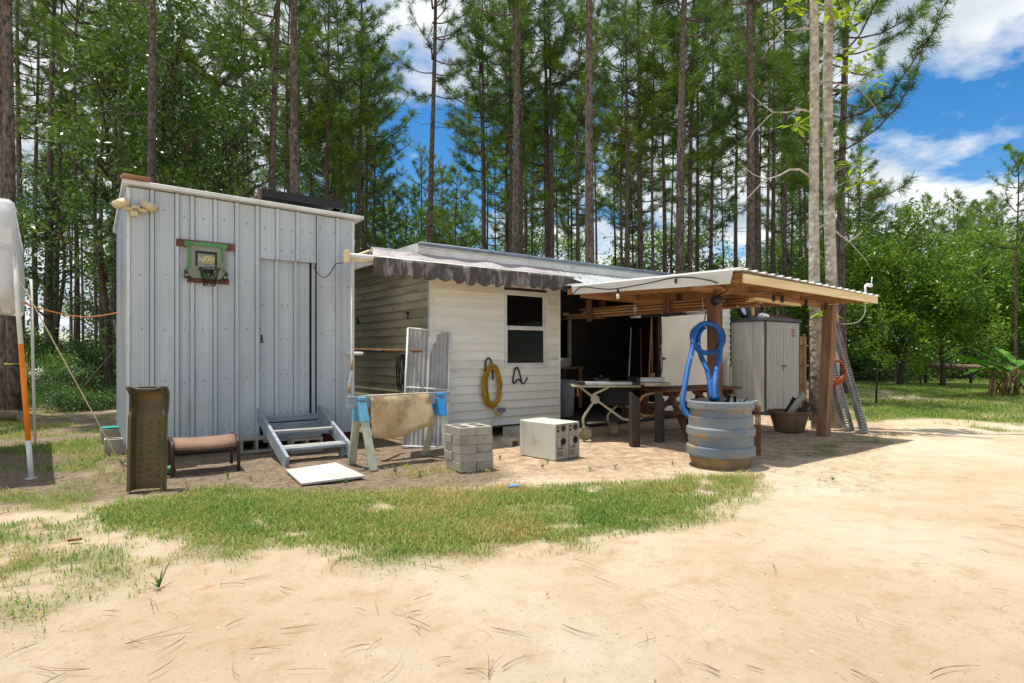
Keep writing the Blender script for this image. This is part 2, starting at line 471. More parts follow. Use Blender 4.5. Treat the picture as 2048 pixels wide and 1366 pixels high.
M['banana_dry'] = pm('banana_dry', S(178,146,100), S(124,88,56), sc=5, rough=.9, stretch=(1,1,.3))
# ------------------------------------------------------------------ ground
def vnoise(x, y, seed=0):
    """smooth value noise on numpy arrays, about 0..1"""
    xi, yi = np.floor(x).astype(np.int64), np.floor(y).astype(np.int64)
    xf, yf = x - xi, y - yi
    def h(a, b):
        n = (a*374761393 + b*668265263 + seed*974711) & 0x7fffffff
        n = ((n ^ (n >> 13)) * 1274126177) & 0x7fffffff
        return ((n ^ (n >> 16)) & 0xffff) / 65535.0
    u, v = xf*xf*(3-2*xf), yf*yf*(3-2*yf)
    return (h(xi, yi)*(1-u) + h(xi+1, yi)*u)*(1-v) + (h(xi, yi+1)*(1-u) + h(xi+1, yi+1)*u)*v
def fbm(x, y, seed=0, o=4):
    s, a, t = 0, .5, 0
    for k in range(o):
        s = s + a*vnoise(x*2**k, y*2**k, seed+k*17); t += a; a *= .55
    return s/t

def inside(poly, x, y):
    c = np.zeros(x.shape, bool); n = len(poly)
    for i in range(n):
        (x0, y0), (x1, y1) = poly[i], poly[(i+1) % n]
        if y0 == y1: continue
        c ^= ((y0 > y) != (y1 > y)) & (x < (x1-x0)*(y-y0)/(y1-y0) + x0)
    return c
def gpoly(pts):
    return [tuple(spot(px, py)[:2]) for px, py in pts]
def soft(poly, x, y, r, seed):
    """fraction of jittered copies of the point that fall inside: a soft ragged edge"""
    s = 0.0; K = 8
    wx, wy = (fbm(x*1.1, y*1.1, seed)-.5)*r*2.2, (fbm(x*1.1+9, y*1.1, seed+5)-.5)*r*2.2
    for k in range(K):
        a = k*2.4; q = r*math.sqrt((k+.5)/K)
        s = s + inside(poly, x+wx+q*math.cos(a), y+wy+q*math.sin(a))
    return s/K

P_LUSH = gpoly([(330,1000),(420,986),(520,992),(700,990),(830,976),(1000,980),(1180,974),(1300,968),(1400,958),(1490,952),(1505,966),(1495,985),(1400,1005),(1250,1045),(1110,1075),(1000,1090),(850,1078),(700,1070),(560,1070),(470,1060),(330,1056),(230,1050),(220,1020)])
P_FRINGE = gpoly([(-120,985),(150,985),(330,988),(700,980),(1180,968),(1400,950),(1500,945),(1525,965),(1500,995),(1330,1045),(1130,1098),(1000,1125),(830,1118),(690,1125),(560,1120),(440,1110),(300,1090),(250,1150),(130,1235),(-160,1260)])
P_LEFT = gpoly([(-300,860),(0,800),(235,800),(236,880),(240,990),(-20,1000),(-300,1000)])
P_MULCH = gpoly([(228,900),(400,860),(700,850),(880,870),(960,925),(1010,962),(830,976),(700,988),(420,984),(330,998),(225,992)])
P_PORCH = gpoly([(960,900),(1100,850),(1480,815),(1720,820),(1780,872),(1640,925),(1500,918),(1380,925),(1160,935),(1010,945)])
P_LAWN = gpoly([(1690,764),(2900,745),(2900,850),(2048,846),(1900,838),(1790,832),(1700,842)])
P_WISP = gpoly([(1580,905),(1690,880),(1760,868),(1780,885),(1700,905),(1620,922)])
P_WISP2 = gpoly([(1880,845),(2000,835),(2090,850),(1960,868)])
P_NEAR = gpoly([(-120,1050),(150,1062),(250,1085),(262,1125),(205,1190),(90,1238),(-120,1245)])
P_DRY = gpoly([(700,925),(980,930),(1000,960),(840,965),(720,950)])
def masks(x, y):
    lush = soft(P_LUSH, x, y, .26, 1)*np.clip((fbm(x*2.6, y*2.6, 3)-.27)*4.5, 0, 1)
    fr = soft(P_FRINGE, x, y, .22, 2)*np.clip((fbm(x*3.4, y*3.4, 4)-.42)*4.5, 0, 1)
    fr = np.maximum(fr, soft(P_NEAR, x, y, .12, 41)*np.clip((fbm(x*6, y*6, 42)-.40)*5, 0, 1)*.55)
    left = soft(P_LEFT, x, y, .4, 6)*np.clip((fbm(x*1.5, y*1.5, 8)-.42)*4, 0, 1)
    lawn = soft(P_LAWN, x, y, .5, 9)*np.clip((fbm(x*.7, y*.7, 12)-.28)*4, 0.1, 1)
    wisp = np.maximum(soft(P_WISP, x, y, .2, 14), soft(P_WISP2, x, y, .3, 15))*np.clip((fbm(x*3, y*3, 16)-.5)*5, 0, 1)
    dry = soft(P_DRY, x, y, .3, 21)*np.clip((fbm(x*4, y*4, 22)-.55)*6, 0, 1)
    far = np.clip((y-13.5)/2, 0, 1)*(1-soft(P_LAWN, x, y, .8, 9))
    far = np.where((x > 8) & (y < 15), 0, far)
    mulch = np.maximum(soft(P_MULCH, x, y, .25, 30), far)
    leftb = soft(P_LEFT, x, y, .5, 31)
    porch = soft(P_PORCH, x, y, .35, 32)
    return dict(lush=lush, fringe=fr, left=left, lawn=lawn, wisp=wisp, dry=dry, mulch=mulch, leftb=leftb, porch=porch, far=far)

def spaced(a, b, step, lo, hi, g=1.22):
    c = list(np.arange(a, b+1e-6, step))
    s = step
    while c[-1] < hi: s = min(s*g, 60); c.append(c[-1]+s)
    s = step
    while c[0] > lo: s = min(s*g, 60); c.insert(0, c[0]-s)
    return np.array(c)
gx = spaced(-7.5, 9.0, .07, -700, 700); gy = spaced(2.2, 12.0, .07, -60, 900)
X, Y = np.meshgrid(gx, gy)
near = np.clip(1-np.abs(Y-7)/14, 0, 1)*np.clip(1-np.abs(X)/20, 0, 1)
Z = ((fbm(X*1.3, Y*1.3, 50)-.5)*.03 + (fbm(X*5, Y*5, 51, 3)-.5)*.02)*np.clip(near*3, 0, 1) - .012
mk = masks(X.ravel(), Y.ravel())
V = np.stack([X.ravel(), Y.ravel(), Z.ravel()], 1)
nx, ny = len(gx), len(gy)
idx = np.arange(nx*ny).reshape(ny, nx)
Q = np.stack([idx[:-1,:-1], idx[:-1,1:], idx[1:,1:], idx[1:,:-1]], -1).reshape(-1, 4)
def np_mesh(name, V, faces, n, mats, smooth=False, mi=None):
    me = bpy.data.meshes.new(name)
    me.vertices.add(len(V)); me.vertices.foreach_set('co', np.ascontiguousarray(V, np.float32).ravel())
    nf = len(faces); me.loops.add(nf*n); me.polygons.add(nf)
    me.loops.foreach_set('vertex_index', np.ascontiguousarray(faces, np.int32).ravel())
    me.polygons.foreach_set('loop_start', np.arange(0, nf*n, n, dtype=np.int32))
    try: me.polygons.foreach_set('loop_total', np.full(nf, n, np.int32))
    except Exception: pass
    if smooth: me.polygons.foreach_set('use_smooth', np.ones(nf, bool))
    for m in mats: me.materials.append(m)
    if mi is not None: me.polygons.foreach_set('material_index', np.ascontiguousarray(mi, np.int32))
    me.update(calc_edges=True); me.validate()
    return me
def fattr(me, name, arr):
    a = me.attributes.new(name, 'FLOAT', 'POINT'); a.data.foreach_set('value', np.ascontiguousarray(arr, np.float32))

def ground_material():
    m = bpy.data.materials.new('sandy_ground'); m.use_nodes = True
    nt = m.node_tree; b = nt.nodes['Principled BSDF']
    tc = nt.nodes.new('ShaderNodeTexCoord'); P = tc.outputs['Object']
    def A(n):
        a = nt.nodes.new('ShaderNodeAttribute'); a.attribute_name = n; return a.outputs['Fac']
    def mth(op, a, c):
        n = nt.nodes.new('ShaderNodeMath'); n.operation = op; n.use_clamp = True
        for i, v in enumerate((a, c)):
            if isinstance(v, (int, float)): n.inputs[i].default_value = v
            else: nt.links.new(v, n.inputs[i])
        return n.outputs[0]
    sand = ramp(nt, noise(nt, P, .9, 6, .6), .35, S(220,199,172), .65, S(206,181,149))
    sand = mixc(nt, ramp(nt, noise(nt, P, 5.5, 6, .65), .50, (0,0,0), .75, (1,1,1)), sand, S(194,166,128))
    sand = mixc(nt, ramp(nt, noise(nt, P, .55, 5, .6), .48, (0,0,0), .66, (.8,.8,.8)), sand, S(224,207,184))
    sand = mixc(nt, ramp(nt, noise(nt, P, 2.6, 3, .5), .70, (0,0,0), .76, (.55,.55,.55)), sand, S(190,128,70))   # rusty stains
    sand = mixc(nt, ramp(nt, noise(nt, P, 46, 5, .65), .60, (0,0,0), .70, (.7,.7,.7)), sand, S(150,122,92))    # dark grit
    sand = mixc(nt, ramp(nt, noise(nt, P, 34, 2, .5), .73, (0,0,0), .76, (1,1,1)), sand, S(236,228,212))         # shell bits
    brown = ramp(nt, noise(nt, P, 7, 8, .75), .36, S(150,132,112), .62, S(102,88,73))
    brown = mixc(nt, ramp(nt, noise(nt, P, 36, 6, .75), .47, (0,0,0), .62, (1,1,1)), brown, S(168,146,122))
    porch = ramp(nt, noise(nt, P, 6, 8, .7), .40, S(208,184,154), .62, S(164,138,112))
    green = ramp(nt, noise(nt, P, 9, 7, .7), .38, S(118,128,62), .62, S(86,100,48))
    green = mixc(nt, ramp(nt, noise(nt, P, 3.5, 5, .6), .52, (0,0,0), .70, (1,1,1)), green, S(148,132,84))
    edge = noise(nt, P, 11, 7, .7)
    def fade(f, k=1.6):
        return mth('MULTIPLY', mth('ADD', mth('MULTIPLY', f, k), mth('SUBTRACT', edge, .75)), 1.3)
    col = mixc(nt, fade(A('porch'), 1.25), sand, porch)
    col = mixc(nt, fade(A('mulch')), col, brown)
    col = mixc(nt, fade(A('leftb'), 1.3), col, brown)
    col = mixc(nt, fade(A('green'), 1.15), col, green)
    nt.links.new(col, b.inputs['Base Color'])
    b.inputs['Roughness'].default_value = .97; b.inputs['Specular IOR Level'].default_value = .1
    # tyre track imprint as relief
    sp = nt.nodes.new('ShaderNodeSeparateXYZ'); nt.links.new(P, sp.inputs[0])
    rot = nt.nodes.new('ShaderNodeMapping'); rot.inputs['Rotation'].default_value = (0, 0, math.radians(-38))
    nt.links.new(P, rot.inputs[0])
    wv = nt.nodes.new('ShaderNodeTexWave'); wv.inputs['Scale'].default_value = 5.5; wv.inputs['Distortion'].default_value = 3.0
    wv.inputs['Detail'].default_value = 3
    nt.links.new(rot.outputs[0], wv.inputs['Vector'])
    tr = mth('MULTIPLY', wv.outputs['Fac'], mth('MULTIPLY', A('track'), mth('SUBTRACT', mth('MULTIPLY', noise(nt, P, 4, 4), 2.4), .75)))
    hgt = nt.nodes.new('ShaderNodeMath'); hgt.operation = 'ADD'
    nt.links.new(mth('MULTIPLY', noise(nt, P, 17, 10, .78), 1.0), hgt.inputs[0])
    nt.links.new(mth('ADD', mth('MULTIPLY', noise(nt, P, 120, 4, .6), .16), mth('MULTIPLY', noise(nt, P, 4.5, 4, .55), .4)), hgt.inputs[1])
    h2 = nt.nodes.new('ShaderNodeMath'); h2.operation = 'ADD'
    nt.links.new(hgt.outputs[0], h2.inputs[0]); nt.links.new(mth('MULTIPLY', tr, 1.0), h2.inputs[1])
    bp = nt.nodes.new('ShaderNodeBump'); bp.inputs['Strength'].default_value = .85; bp.inputs['Distance'].default_value = .045
    nt.links.new(h2.outputs[0], bp.inputs['Height']); nt.links.new(bp.outputs[0], b.inputs['Normal'])
    return m
me = np_mesh('ground', V, Q, 4, [ground_material()], smooth=True)
fattr(me, 'mulch', mk['mulch']); fattr(me, 'leftb', mk['leftb']); fattr(me, 'porch', mk['porch'])
fattr(me, 'green', np.maximum.reduce([mk['lush'], mk['fringe']*.55, mk['lawn'], mk['left']*.6, mk['wisp']*.6]))
# two tyre tracks: distance from a line on the ground
def track(x, y, a, c, w):
    a, c = np.array(a), np.array(c); d = c-a; L = np.linalg.norm(d); d = d/L
    t = (x-a[0])*d[0] + (y-a[1])*d[1]; s = np.abs((x-a[0])*-d[1] + (y-a[1])*d[0])
    return np.clip((w-s)/.05, 0, 1)*np.clip(t/.3, 0, 1)*np.clip((L-t)/.3, 0, 1)
ta, tb = spot(1560,1345)[:2], spot(1800,1200)[:2]
fattr(me, 'track', np.maximum(track(V[:,0], V[:,1], ta, tb, .17), track(V[:,0], V[:,1], np.array(ta)+(-.55,.45), np.array(tb)+(.2,1.1), .12)))
ground = bpy.data.objects.new('ground', me); COL.objects.link(ground)
tag(ground, 'pale sandy yard and dirt drive with patchy grass and brown litter', None, None, 'structure')

def grass_mesh(name, pts, hts, wid, tint, mat, lean=1.25, seg=2):
    """curved tapered blades, numpy"""
    n = len(pts)
    ang = RNG.uniform(0, 2*math.pi, n); d = np.stack([np.cos(ang), np.sin(ang)], 1)
    a2 = ang + RNG.normal(0, .5, n) + math.pi/2; sd = np.stack([np.cos(a2), np.sin(a2)], 1)
    ln = RNG.uniform(.15, 1, n)*lean
    Vs = []
    for t, wv in ((0, 1), (.55, .8), (1, 0)):
        off = (t**1.7)*ln*hts
        c = np.stack([pts[:,0]+d[:,0]*off, pts[:,1]+d[:,1]*off, -.004 + hts*t*np.sqrt(np.clip(1-(ln*.75*t)**2, .05, 1))], 1)
        if wv:
            Vs.append(c + np.concatenate([sd*(wid*wv/2)[:,None], np.zeros((n,1))], 1))
            Vs.append(c - np.concatenate([sd*(wid*wv/2)[:,None], np.zeros((n,1))], 1))
        else: Vs.append(c)
    V = np.stack(Vs, 1).reshape(-1, 3)
    b = np.arange(n)[:,None]*5
    F_ = np.concatenate([b+[0,1,3], b+[0,3,2], b+[2,3,4]])
    me = np_mesh(name, V, F_, 3, [mat])
    fattr(me, 'tint', np.repeat(tint, 5))
    return me
def grass_mat():
    m = bpy.data.materials.new('grass_blades'); m.use_nodes = True
    nt = m.node_tree; b = nt.nodes['Principled BSDF']
    a = nt.nodes.new('ShaderNodeAttribute'); a.attribute_name = 'tint'
    r = nt.nodes.new('ShaderNodeValToRGB'); e = r.color_ramp.elements
    e[0].position = 0; e[0].color = (*S(96,132,48), 1)
    e[1].position = 1; e[1].color = (*S(196,172,110), 1)
    k = e.new(.45); k.color = (*S(142,168,72), 1)
    k = e.new(.7); k.color = (*S(172,168,92), 1)
    nt.links.new(a.outputs['Fac'], r.inputs[0]); nt.links.new(r.outputs[0], b.inputs['Base Color'])
    b.inputs['Roughness'].default_value = .5; b.inputs['Specular IOR Level'].default_value = .35
    tr = nt.nodes.new('ShaderNodeBsdfTranslucent'); nt.links.new(r.outputs[0], tr.inputs['Color'])
    ms = nt.nodes.new('ShaderNodeMixShader'); ms.inputs[0].default_value = .35
    nt.links.new(b.outputs[0], ms.inputs[1]); nt.links.new(tr.outputs[0], ms.inputs[2])
    nt.links.new(ms.outputs[0], nt.nodes['Material Output'].inputs[0])
    return m
M['grass'] = grass_mat()
def scatter(x0, x1, y0, y1, n, key, pw=1.0):
    x, y = RNG.uniform(x0, x1, n), RNG.uniform(y0, y1, n)
    k = masks(x, y)[key]
    ok = RNG.uniform(0, 1, n) < k**pw
    return np.stack([x[ok], y[ok]], 1)
def grass_obj(name, pts, h, w, tmean, label):
    n = len(pts)
    patch = fbm(pts[:,0]*1.6, pts[:,1]*1.6, 77)
    tint = np.clip(tmean + (patch-.5)*1.1 + RNG.normal(0, .22, n), 0, 1)
    hts = h*RNG.uniform(.45, 1.15, n)*(.6+.8*fbm(pts[:,0]*2.2, pts[:,1]*2.2, 78))
    o = bpy.data.objects.new(name, grass_mesh(name, pts, hts, w*RNG.uniform(.7, 1.3, n), tint, M['grass'])); COL.objects.link(o)
    return tag(o, label, 'grass', None, 'stuff')
grass_obj('grass', scatter(-4.6, 3.0, 3.8, 6.5, 150000, 'lush'), .05, .0072, .50, 'lush green grass strip between the sand drive and the sheds')
fr = np.concatenate([scatter(-5.6, 3.2, 2.5, 6.7, 150000, 'fringe', 1.2)])
grass_obj('grass_fringe', fr, .036, .006, .52, 'short thin grass tufts creeping onto the sand')
grass_obj('yard_grass', scatter(-9.5, -3.2, 5.2, 17, 60000, 'left'), .07, .008, .50, 'thin yellowish grass in the shaded yard beside the metal shed')
grass_obj('lawn', np.concatenate([scatter(5, 34, 10.5, 30, 330000, 'lawn'), ]), .085, .013, .36, 'mown green lawn in front of the banana plant')
grass_obj('wispy_grass', np.concatenate([scatter(2.5, 9, 6.8, 13, 26000, 'wisp')]), .06, .007, .40, 'thin grass wisps on the sand beside the carport shadow')
dg = scatter(-2.2, .3, 5.7, 7.6, 9000, 'dry')
grass_obj('dry_grass', dg, .07, .006, .85, 'dry straw coloured tufts at the foot of the block stack')

grass_obj('straw_thatch', scatter(-4.6, 3.0, 3.8, 6.5, 60000, 'lush'), .036, .005, .95, 'dead straw coloured thatch mixed through the green grass strip')
# fallen pine needles and twigs
def needle_litter():
    V, Fs = [], []
    def strand(x, y, a, L, w, bend, z=.004):
        n = 5; o = len(V)
        for i in range(n+1):
            t = i/n; aa = a + bend*t
            px, py = x + math.cos(aa)*L*t, y + math.sin(aa)*L*t
            zz = z + .003*math.sin(t*3.1)
            ww = w*(1 - .5*t)
            V.append((px - math.sin(aa)*ww, py + math.cos(aa)*ww, zz)); V.append((px + math.sin(aa)*ww, py - math.cos(aa)*ww, zz)); V.append((px, py, zz + ww*1.6))
        for i in range(n):
            b = o + i*3
            for (p, q) in ((0, 2), (2, 1), (1, 0)):
                Fs.append((b+p, b+q, b+3+q, b+3+p))
    R = random.Random(5)
    def bundle(x, y, k, L, w):
        a = R.uniform(0, 6.28); bd = R.uniform(-.5, .5)
        for _ in range(k): strand(x, y, a + R.uniform(-.16, .16), L*R.uniform(.75, 1.1), w, bd + R.uniform(-.15, .15))
    for _ in range(85):
        px, py = R.uniform(-60, 2110), 930 + 430*R.random()**.8
        p = spot(px, py)
        bundle(p.x, p.y, R.choice((1, 1, 2, 3)), R.uniform(.06, .2), .0011)
    for (px, py, k, L) in ((560,1260,6,.22),(500,1300,5,.2),(860,1255,6,.26),(820,1250,3,.1),(740,1290,3,.18),(440,1170,4,.2),(370,1275,6,.22),(300,1200,5,.24),(930,1340,3,.16),(1310,1360,3,.22),
                           (1860,1350,3,.3),(1700,1340,4,.32),(2000,1050,3,.24),(1490,1075,2,.2),(1640,955,3,.25),(840,1130,5,.3),(660,1140,5,.26),(1960,1100,3,.1),(1440,1345,3,.2),(1545,1128,2,.2),(1150,1120,4,.3),(250,1290,4,.3),(180,1340,3,.28)):
        p = spot(px, py); bundle(p.x, p.y, min(k, 2), L*.85, .0013)
    for _ in range(2600):
        px, py = R.uniform(180, 1780), R.uniform(850, 985)
        p = spot(px, py)
        q = masks(np.array([p.x]), np.array([p.y])) if False else None
        bundle(p.x, p.y, 1, R.uniform(.06, .16), .0013)
    me = np_mesh('pine_needles', np.array(V), np.array(Fs), 4, [pm('needle_litter', S(140,104,76), S(104,76,56), sc=2, rough=.85)])
    o = bpy.data.objects.new('pine_needles', me); COL.objects.link(o)
    tag(o, 'brown fallen pine needles scattered over the sand and soil', 'litter', None, 'stuff')
needle_litter()
# ------------------------------------------------------------------ trees
def unit(v): return v/np.maximum(np.linalg.norm(v, axis=1, keepdims=True), 1e-9)

def needle_tufts(P, D, k, L, w, rng):
    """k needles fanned round direction D at every point P"""
    n = len(P)
    p = np.repeat(P, k, 0); d = np.repeat(D, k, 0)
    r = unit(rng.normal(0, 1, (n*k, 3)))
    dd = unit(d*.75 + r*.95 + np.array([0, 0, -.06]))
    ln = L*rng.uniform(.7, 1.15, (n*k, 1))
    side = unit(np.cross(dd, rng.normal(0, 1, (n*k, 3))))*w/2
    base = p - d*rng.uniform(0, .16, (n*k, 1))
    tip = base + dd*ln; tip[:,2] -= .03
    V = np.stack([base+side*.6, base-side*.6, tip-side*.5, tip+side*.5], 1).reshape(-1, 3)
    return V, np.arange(n*k*4).reshape(-1, 4)

def tube_np(pts, rad, seg=5):
    mb = MB(); mb.tube(pts, rad, seg, caps=False)
    return np.array(mb.v), np.array(mb.f)

def join(parts):
    """parts: list of (V, F4, mat) -> arrays"""
    Vs, Fs, Ms, o = [], [], [], 0
    for V, F_, m in parts:
        Vs.append(V); Fs.append(F_+o); Ms.append(np.full(len(F_), m)); o += len(V)
    return np.concatenate(Vs), np.concatenate(Fs), np.concatenate(Ms)

def pine_crown(name, H, cb, R, seed, nmat, whorls, k=30, needle=.27, w=.017, dead=7):
    rng = np.random.default_rng(seed); rd = random.Random(seed)
    parts, TP, TD = [], [], []
    zs = sorted(cb + (H-cb)*((i+.5)/whorls)**.92 + rd.uniform(-.15, .15) for i in range(whorls))
    for z in zs:
        f = (z-cb)/(H-cb)
        for b in range(rd.choice((2, 3, 3, 4))):
            a = rd.uniform(0, 6.283)
            L = R*(min(1, .35+f*2.2) if f < .3 else 1)*(1-max(0, f-.25)/.75)**.75*rd.uniform(.55, 1.15) + .35
            rise = rd.uniform(-.12, .28) + f*.75
            pts = []
            az = a
            for t in np.linspace(0, 1, 6):
                az += rd.uniform(-.13, .13)
                pts.append(Vector((math.cos(az)*L*t, math.sin(az)*L*t, z + L*(rise*t - .10*math.sin(t*3.14) + .16*t*t))))
            parts.append((*tube_np(pts, [.012+.022*(1-t)*(L/R+.3) for t in np.linspace(0, 1, 6)], 4), 1))
            nt_ = max(3, int(L*4.6))
            for j in range(nt_):
                t = .32 + .68*(j+rd.random())/nt_
                i = min(int(t*5), 4); p0 = pts[i].lerp(pts[i+1], t*5-i)
                dirv = (pts[i+1]-pts[i]).normalized()
                q = dirv*rd.uniform(.5, 1) + Vector((rd.uniform(-1, 1), rd.uniform(-1, 1), rd.uniform(-.15, .9)))*.8
                q.normalize(); l2 = rd.uniform(.12, .48)
                tip = p0 + q*l2
                if j % 2 == 0: parts.append((*tube_np([p0, tip], [.009, .006], 3), 1))
                TP.append(tip); TD.append(q)
                if rd.random() < .5:
                    TP.append(p0 + q*l2*.6 + Vector((rd.uniform(-.1,.1), rd.uniform(-.1,.1), rd.uniform(-.05,.12)))); TD.append(q)
            TP.append(pts[-1]); TD.append((pts[-1]-pts[-2]).normalized())
    for _ in range(4):
        TP.append(Vector((rd.uniform(-.1,.1), rd.uniform(-.1,.1), H-rd.uniform(-.1,.4)))); TD.append(Vector((0,0,1)))
    for _ in range(dead):
        a = rd.uniform(0, 6.283); z = rd.uniform(cb*.45, cb); L = rd.uniform(.4, 1.5)
        p = [Vector((math.cos(a)*L*t, math.sin(a)*L*t, z + L*t*rd.uniform(-.15,.35))) for t in (0, .5, 1)]
        parts.append((*tube_np(p, [.016, .011, .004], 4), 1))
    V, F_ = needle_tufts(np.array(TP), np.array(TD), k, needle, w, rng)
    parts.append((V, F_, 0))
    V, F_, mi = join(parts)
    return np_mesh(name, V, F_, 4, [nmat, M['pine_bark']], mi=mi)

def trunk_mesh(name, H, r, seed, mat, seg=12, wob=.07, flare=1.5, top=.22, rings=16):
    rd = random.Random(seed); pts, rs = [], []
    a, b = rd.uniform(0, 6), rd.uniform(0, 6)
    for i in range(rings):
        t = i/(rings-1); z = H*t
        pts.append((wob*math.sin(a+t*5)*t*2.2, wob*math.sin(b+t*4)*t*2.2, z-.06*(i == 0)))
        f = 1 + (flare-1)*math.exp(-z/.35)
        rs.append(r*f*(1-t*(1-top))*(1+rd.uniform(-.03, .03)))
    mb = MB(); mb.tube(pts, rs, seg)
    return mb.mesh(name, mat, smooth=True)

PH = 20.0
PINES = []
for i, (H, cb, R, wh) in enumerate(((22, 12.5, 2.9, 15), (20, 9.5, 2.6, 15), (22, 12.0, 3.2, 15), (20, 10.8, 2.6, 15), (21, 8.8, 3.3, 14))):
    PINES.append((H, pine_crown('pine_crown', H, cb, R, 100+i, M['needles'], wh), trunk_mesh('pine_trunk', H-.3, .15, 200+i, M['pine_bark'])))
YOUNG = []
for i, (H, cb, R, wh) in enumerate(((16, 9.0, 1.9, 13), (15, 7.6, 1.8, 13), (17, 10.2, 2.1, 13), (14, 6.6, 1.7, 13))):
    YOUNG.append((H, pine_crown('pine_crown', H, cb, R, 300+i, M['needles_far'], wh, k=22, needle=.29, w=.024), trunk_mesh('pine_trunk', H-.2, .09, 400+i, M['pine_bark'], seg=8)))
WIDE = (17, pine_crown('pine_crown', 17, 5.6, 4.3, 555, M['needles'], 26, k=40), trunk_mesh('pine_trunk', 16.6, .16, 556, M['pine_bark']))

def pine(x, y, var, s, rz, label, group, ws=None, lean=(0, 0)):
    H, cr, tr = var
    o = thing('pine_tree', label, 'pine tree', (x, y, 0), rz, group)
    o.rotation_euler = (lean[0], lean[1], rz)
    inst('trunk', tr, o, scale=((ws or s), (ws or s), s)); inst('crown', cr, o, scale=s)
    return o

R1 = random.Random(21)
def zone(px):
    if px < 235: return 'beyond the tent rope'
    if px < 720: return 'behind the metal shed'
    if px < 1140: return 'behind the sided building'
    if px < 1610: return 'behind the carport'
    return 'beyond the lawn'
# trunks one can tell apart in the photograph: (column, width in px, optional lean)
near_list = [(16,25),(72,12),(97,15),(110,12),(142,9),(166,9),(192,8),(258,9),(307,22),(320,10),(500,10),(541,18),(592,20),(622,11),(657,12),(672,8),(745,9),(812,7),(857,14),(922,6),(966,11),(988,6),
             (1029,18),(1043,13),(1064,9),(1093,12),(1116,8),(1184,20),(1232,7),(1263,7),(1286,13),(1327,11),(1342,9),(1358,19),(1391,10),(1422,8),(1447,8),(1496,20),(1513,14),(1547,11),(1563,12),(1582,9),(1603,7),(1700,8)]
for i, (px, w) in enumerate(near_list):
    y = min(.27*F/w, 40) + R1.uniform(-.4, .4)
    x = (px-1024)/F*y
    if w >= 10:
        var = PINES[i % 5]; s = R1.uniform(.86, 1.02)
        if 780 < px < 930: var = PINES[2]
        lab = ('mature pine with a thick bare furrowed trunk ' if w >= 17 else 'slender tall pine with bare lower trunk ') + zone(px)
        gr = ('mature pines ' if w >= 17 else 'slender tall pines ') + zone(px)
        pine(x, y, var, s, R1.uniform(0, 6.28), lab, gr, ws=.27*1.0/.30*R1.uniform(.95, 1.1), lean=(R1.uniform(-.012, .012), R1.uniform(-.015, .015)))
    else:
        var = YOUNG[i % 4]; s = R1.uniform(.95, 1.3)
        if 780 < px < 930: s = .82
        pine(x, y, var, s, R1.uniform(0, 6.28), 'young thin pine with a short needle crown ' + zone(px), 'young pines ' + zone(px), ws=s*.95)
for k_, (px, y, top, vi) in enumerate(((2032,27,300,1),(1905,44,395,3),(1962,40,405,0),(1745,38,385,1),(1800,46,420,2),(1860,50,400,3),(1990,50,390,1),(2090,44,330,0),(1720,34,300,2),(1935,52,415,1))):
    v_ = YOUNG[vi]; s_ = (EYE + (HY-top)*y/F)/v_[0]
    pine((px-1024)/F*y, y, v_, s_, k_*1.1, 'pine rising above the broadleaf trees at the lawn edge', 'pines above the broadleaf trees', ws=max(s_, .8))
pine(10.6, 19.5, WIDE, 1.0, .4, 'broad crowned pine with long needle boughs reaching out over the lawn', None)

def top_limit(px):
    if px > 1680: return 440
    if px < 760: return -200
    if px < 940: return 330
    if px < 1640: return -60
    return 430
cnt = 0
for i in range(400):
    if cnt >= 135: break
    px = R1.uniform(-120, 2150); y = 22 + 44*R1.random()
    if 1700 < px and y < 40: continue
    x = (px-1024)/F*y
    tl = top_limit(px) + R1.uniform(-30, 90)
    hmax = EYE + (HY-tl)*y/F
    var = R1.choice(YOUNG + YOUNG + PINES[1:4])
    s = min(hmax/var[0], R1.uniform(.9, 1.3))
    if s < .45: continue
    pine(x, y, var, s, R1.uniform(0, 6.28), 'distant pine among the many trunks of the far wood ' + zone(px), 'far wood pines ' + zone(px), ws=max(s, .8)); cnt += 1

# ---- broadleaf crowns
def leaf_cloud(C, N, spread, size, rng, flat=.7, orient=.5):
    n = len(C)
    c = np.repeat(C, N, 0) + rng.normal(0, 1, (n*N, 3))*np.array([spread, spread, spread*flat])
    up = unit(rng.normal(0, 1, (n*N, 3)) + np.array([0, 0, orient*2]))
    a = unit(np.cross(up, rng.normal(0, 1, (n*N, 3)))); b = np.cross(up, a)
    s = size*rng.uniform(.65, 1.3, (n*N, 1))
    V = np.stack([c-a*s, c+b*s*.42+up*s*.12, c+a*s, c-b*s*.42+up*s*.12], 1).reshape(-1, 3)
    return V, np.arange(len(V)).reshape(-1, 4)

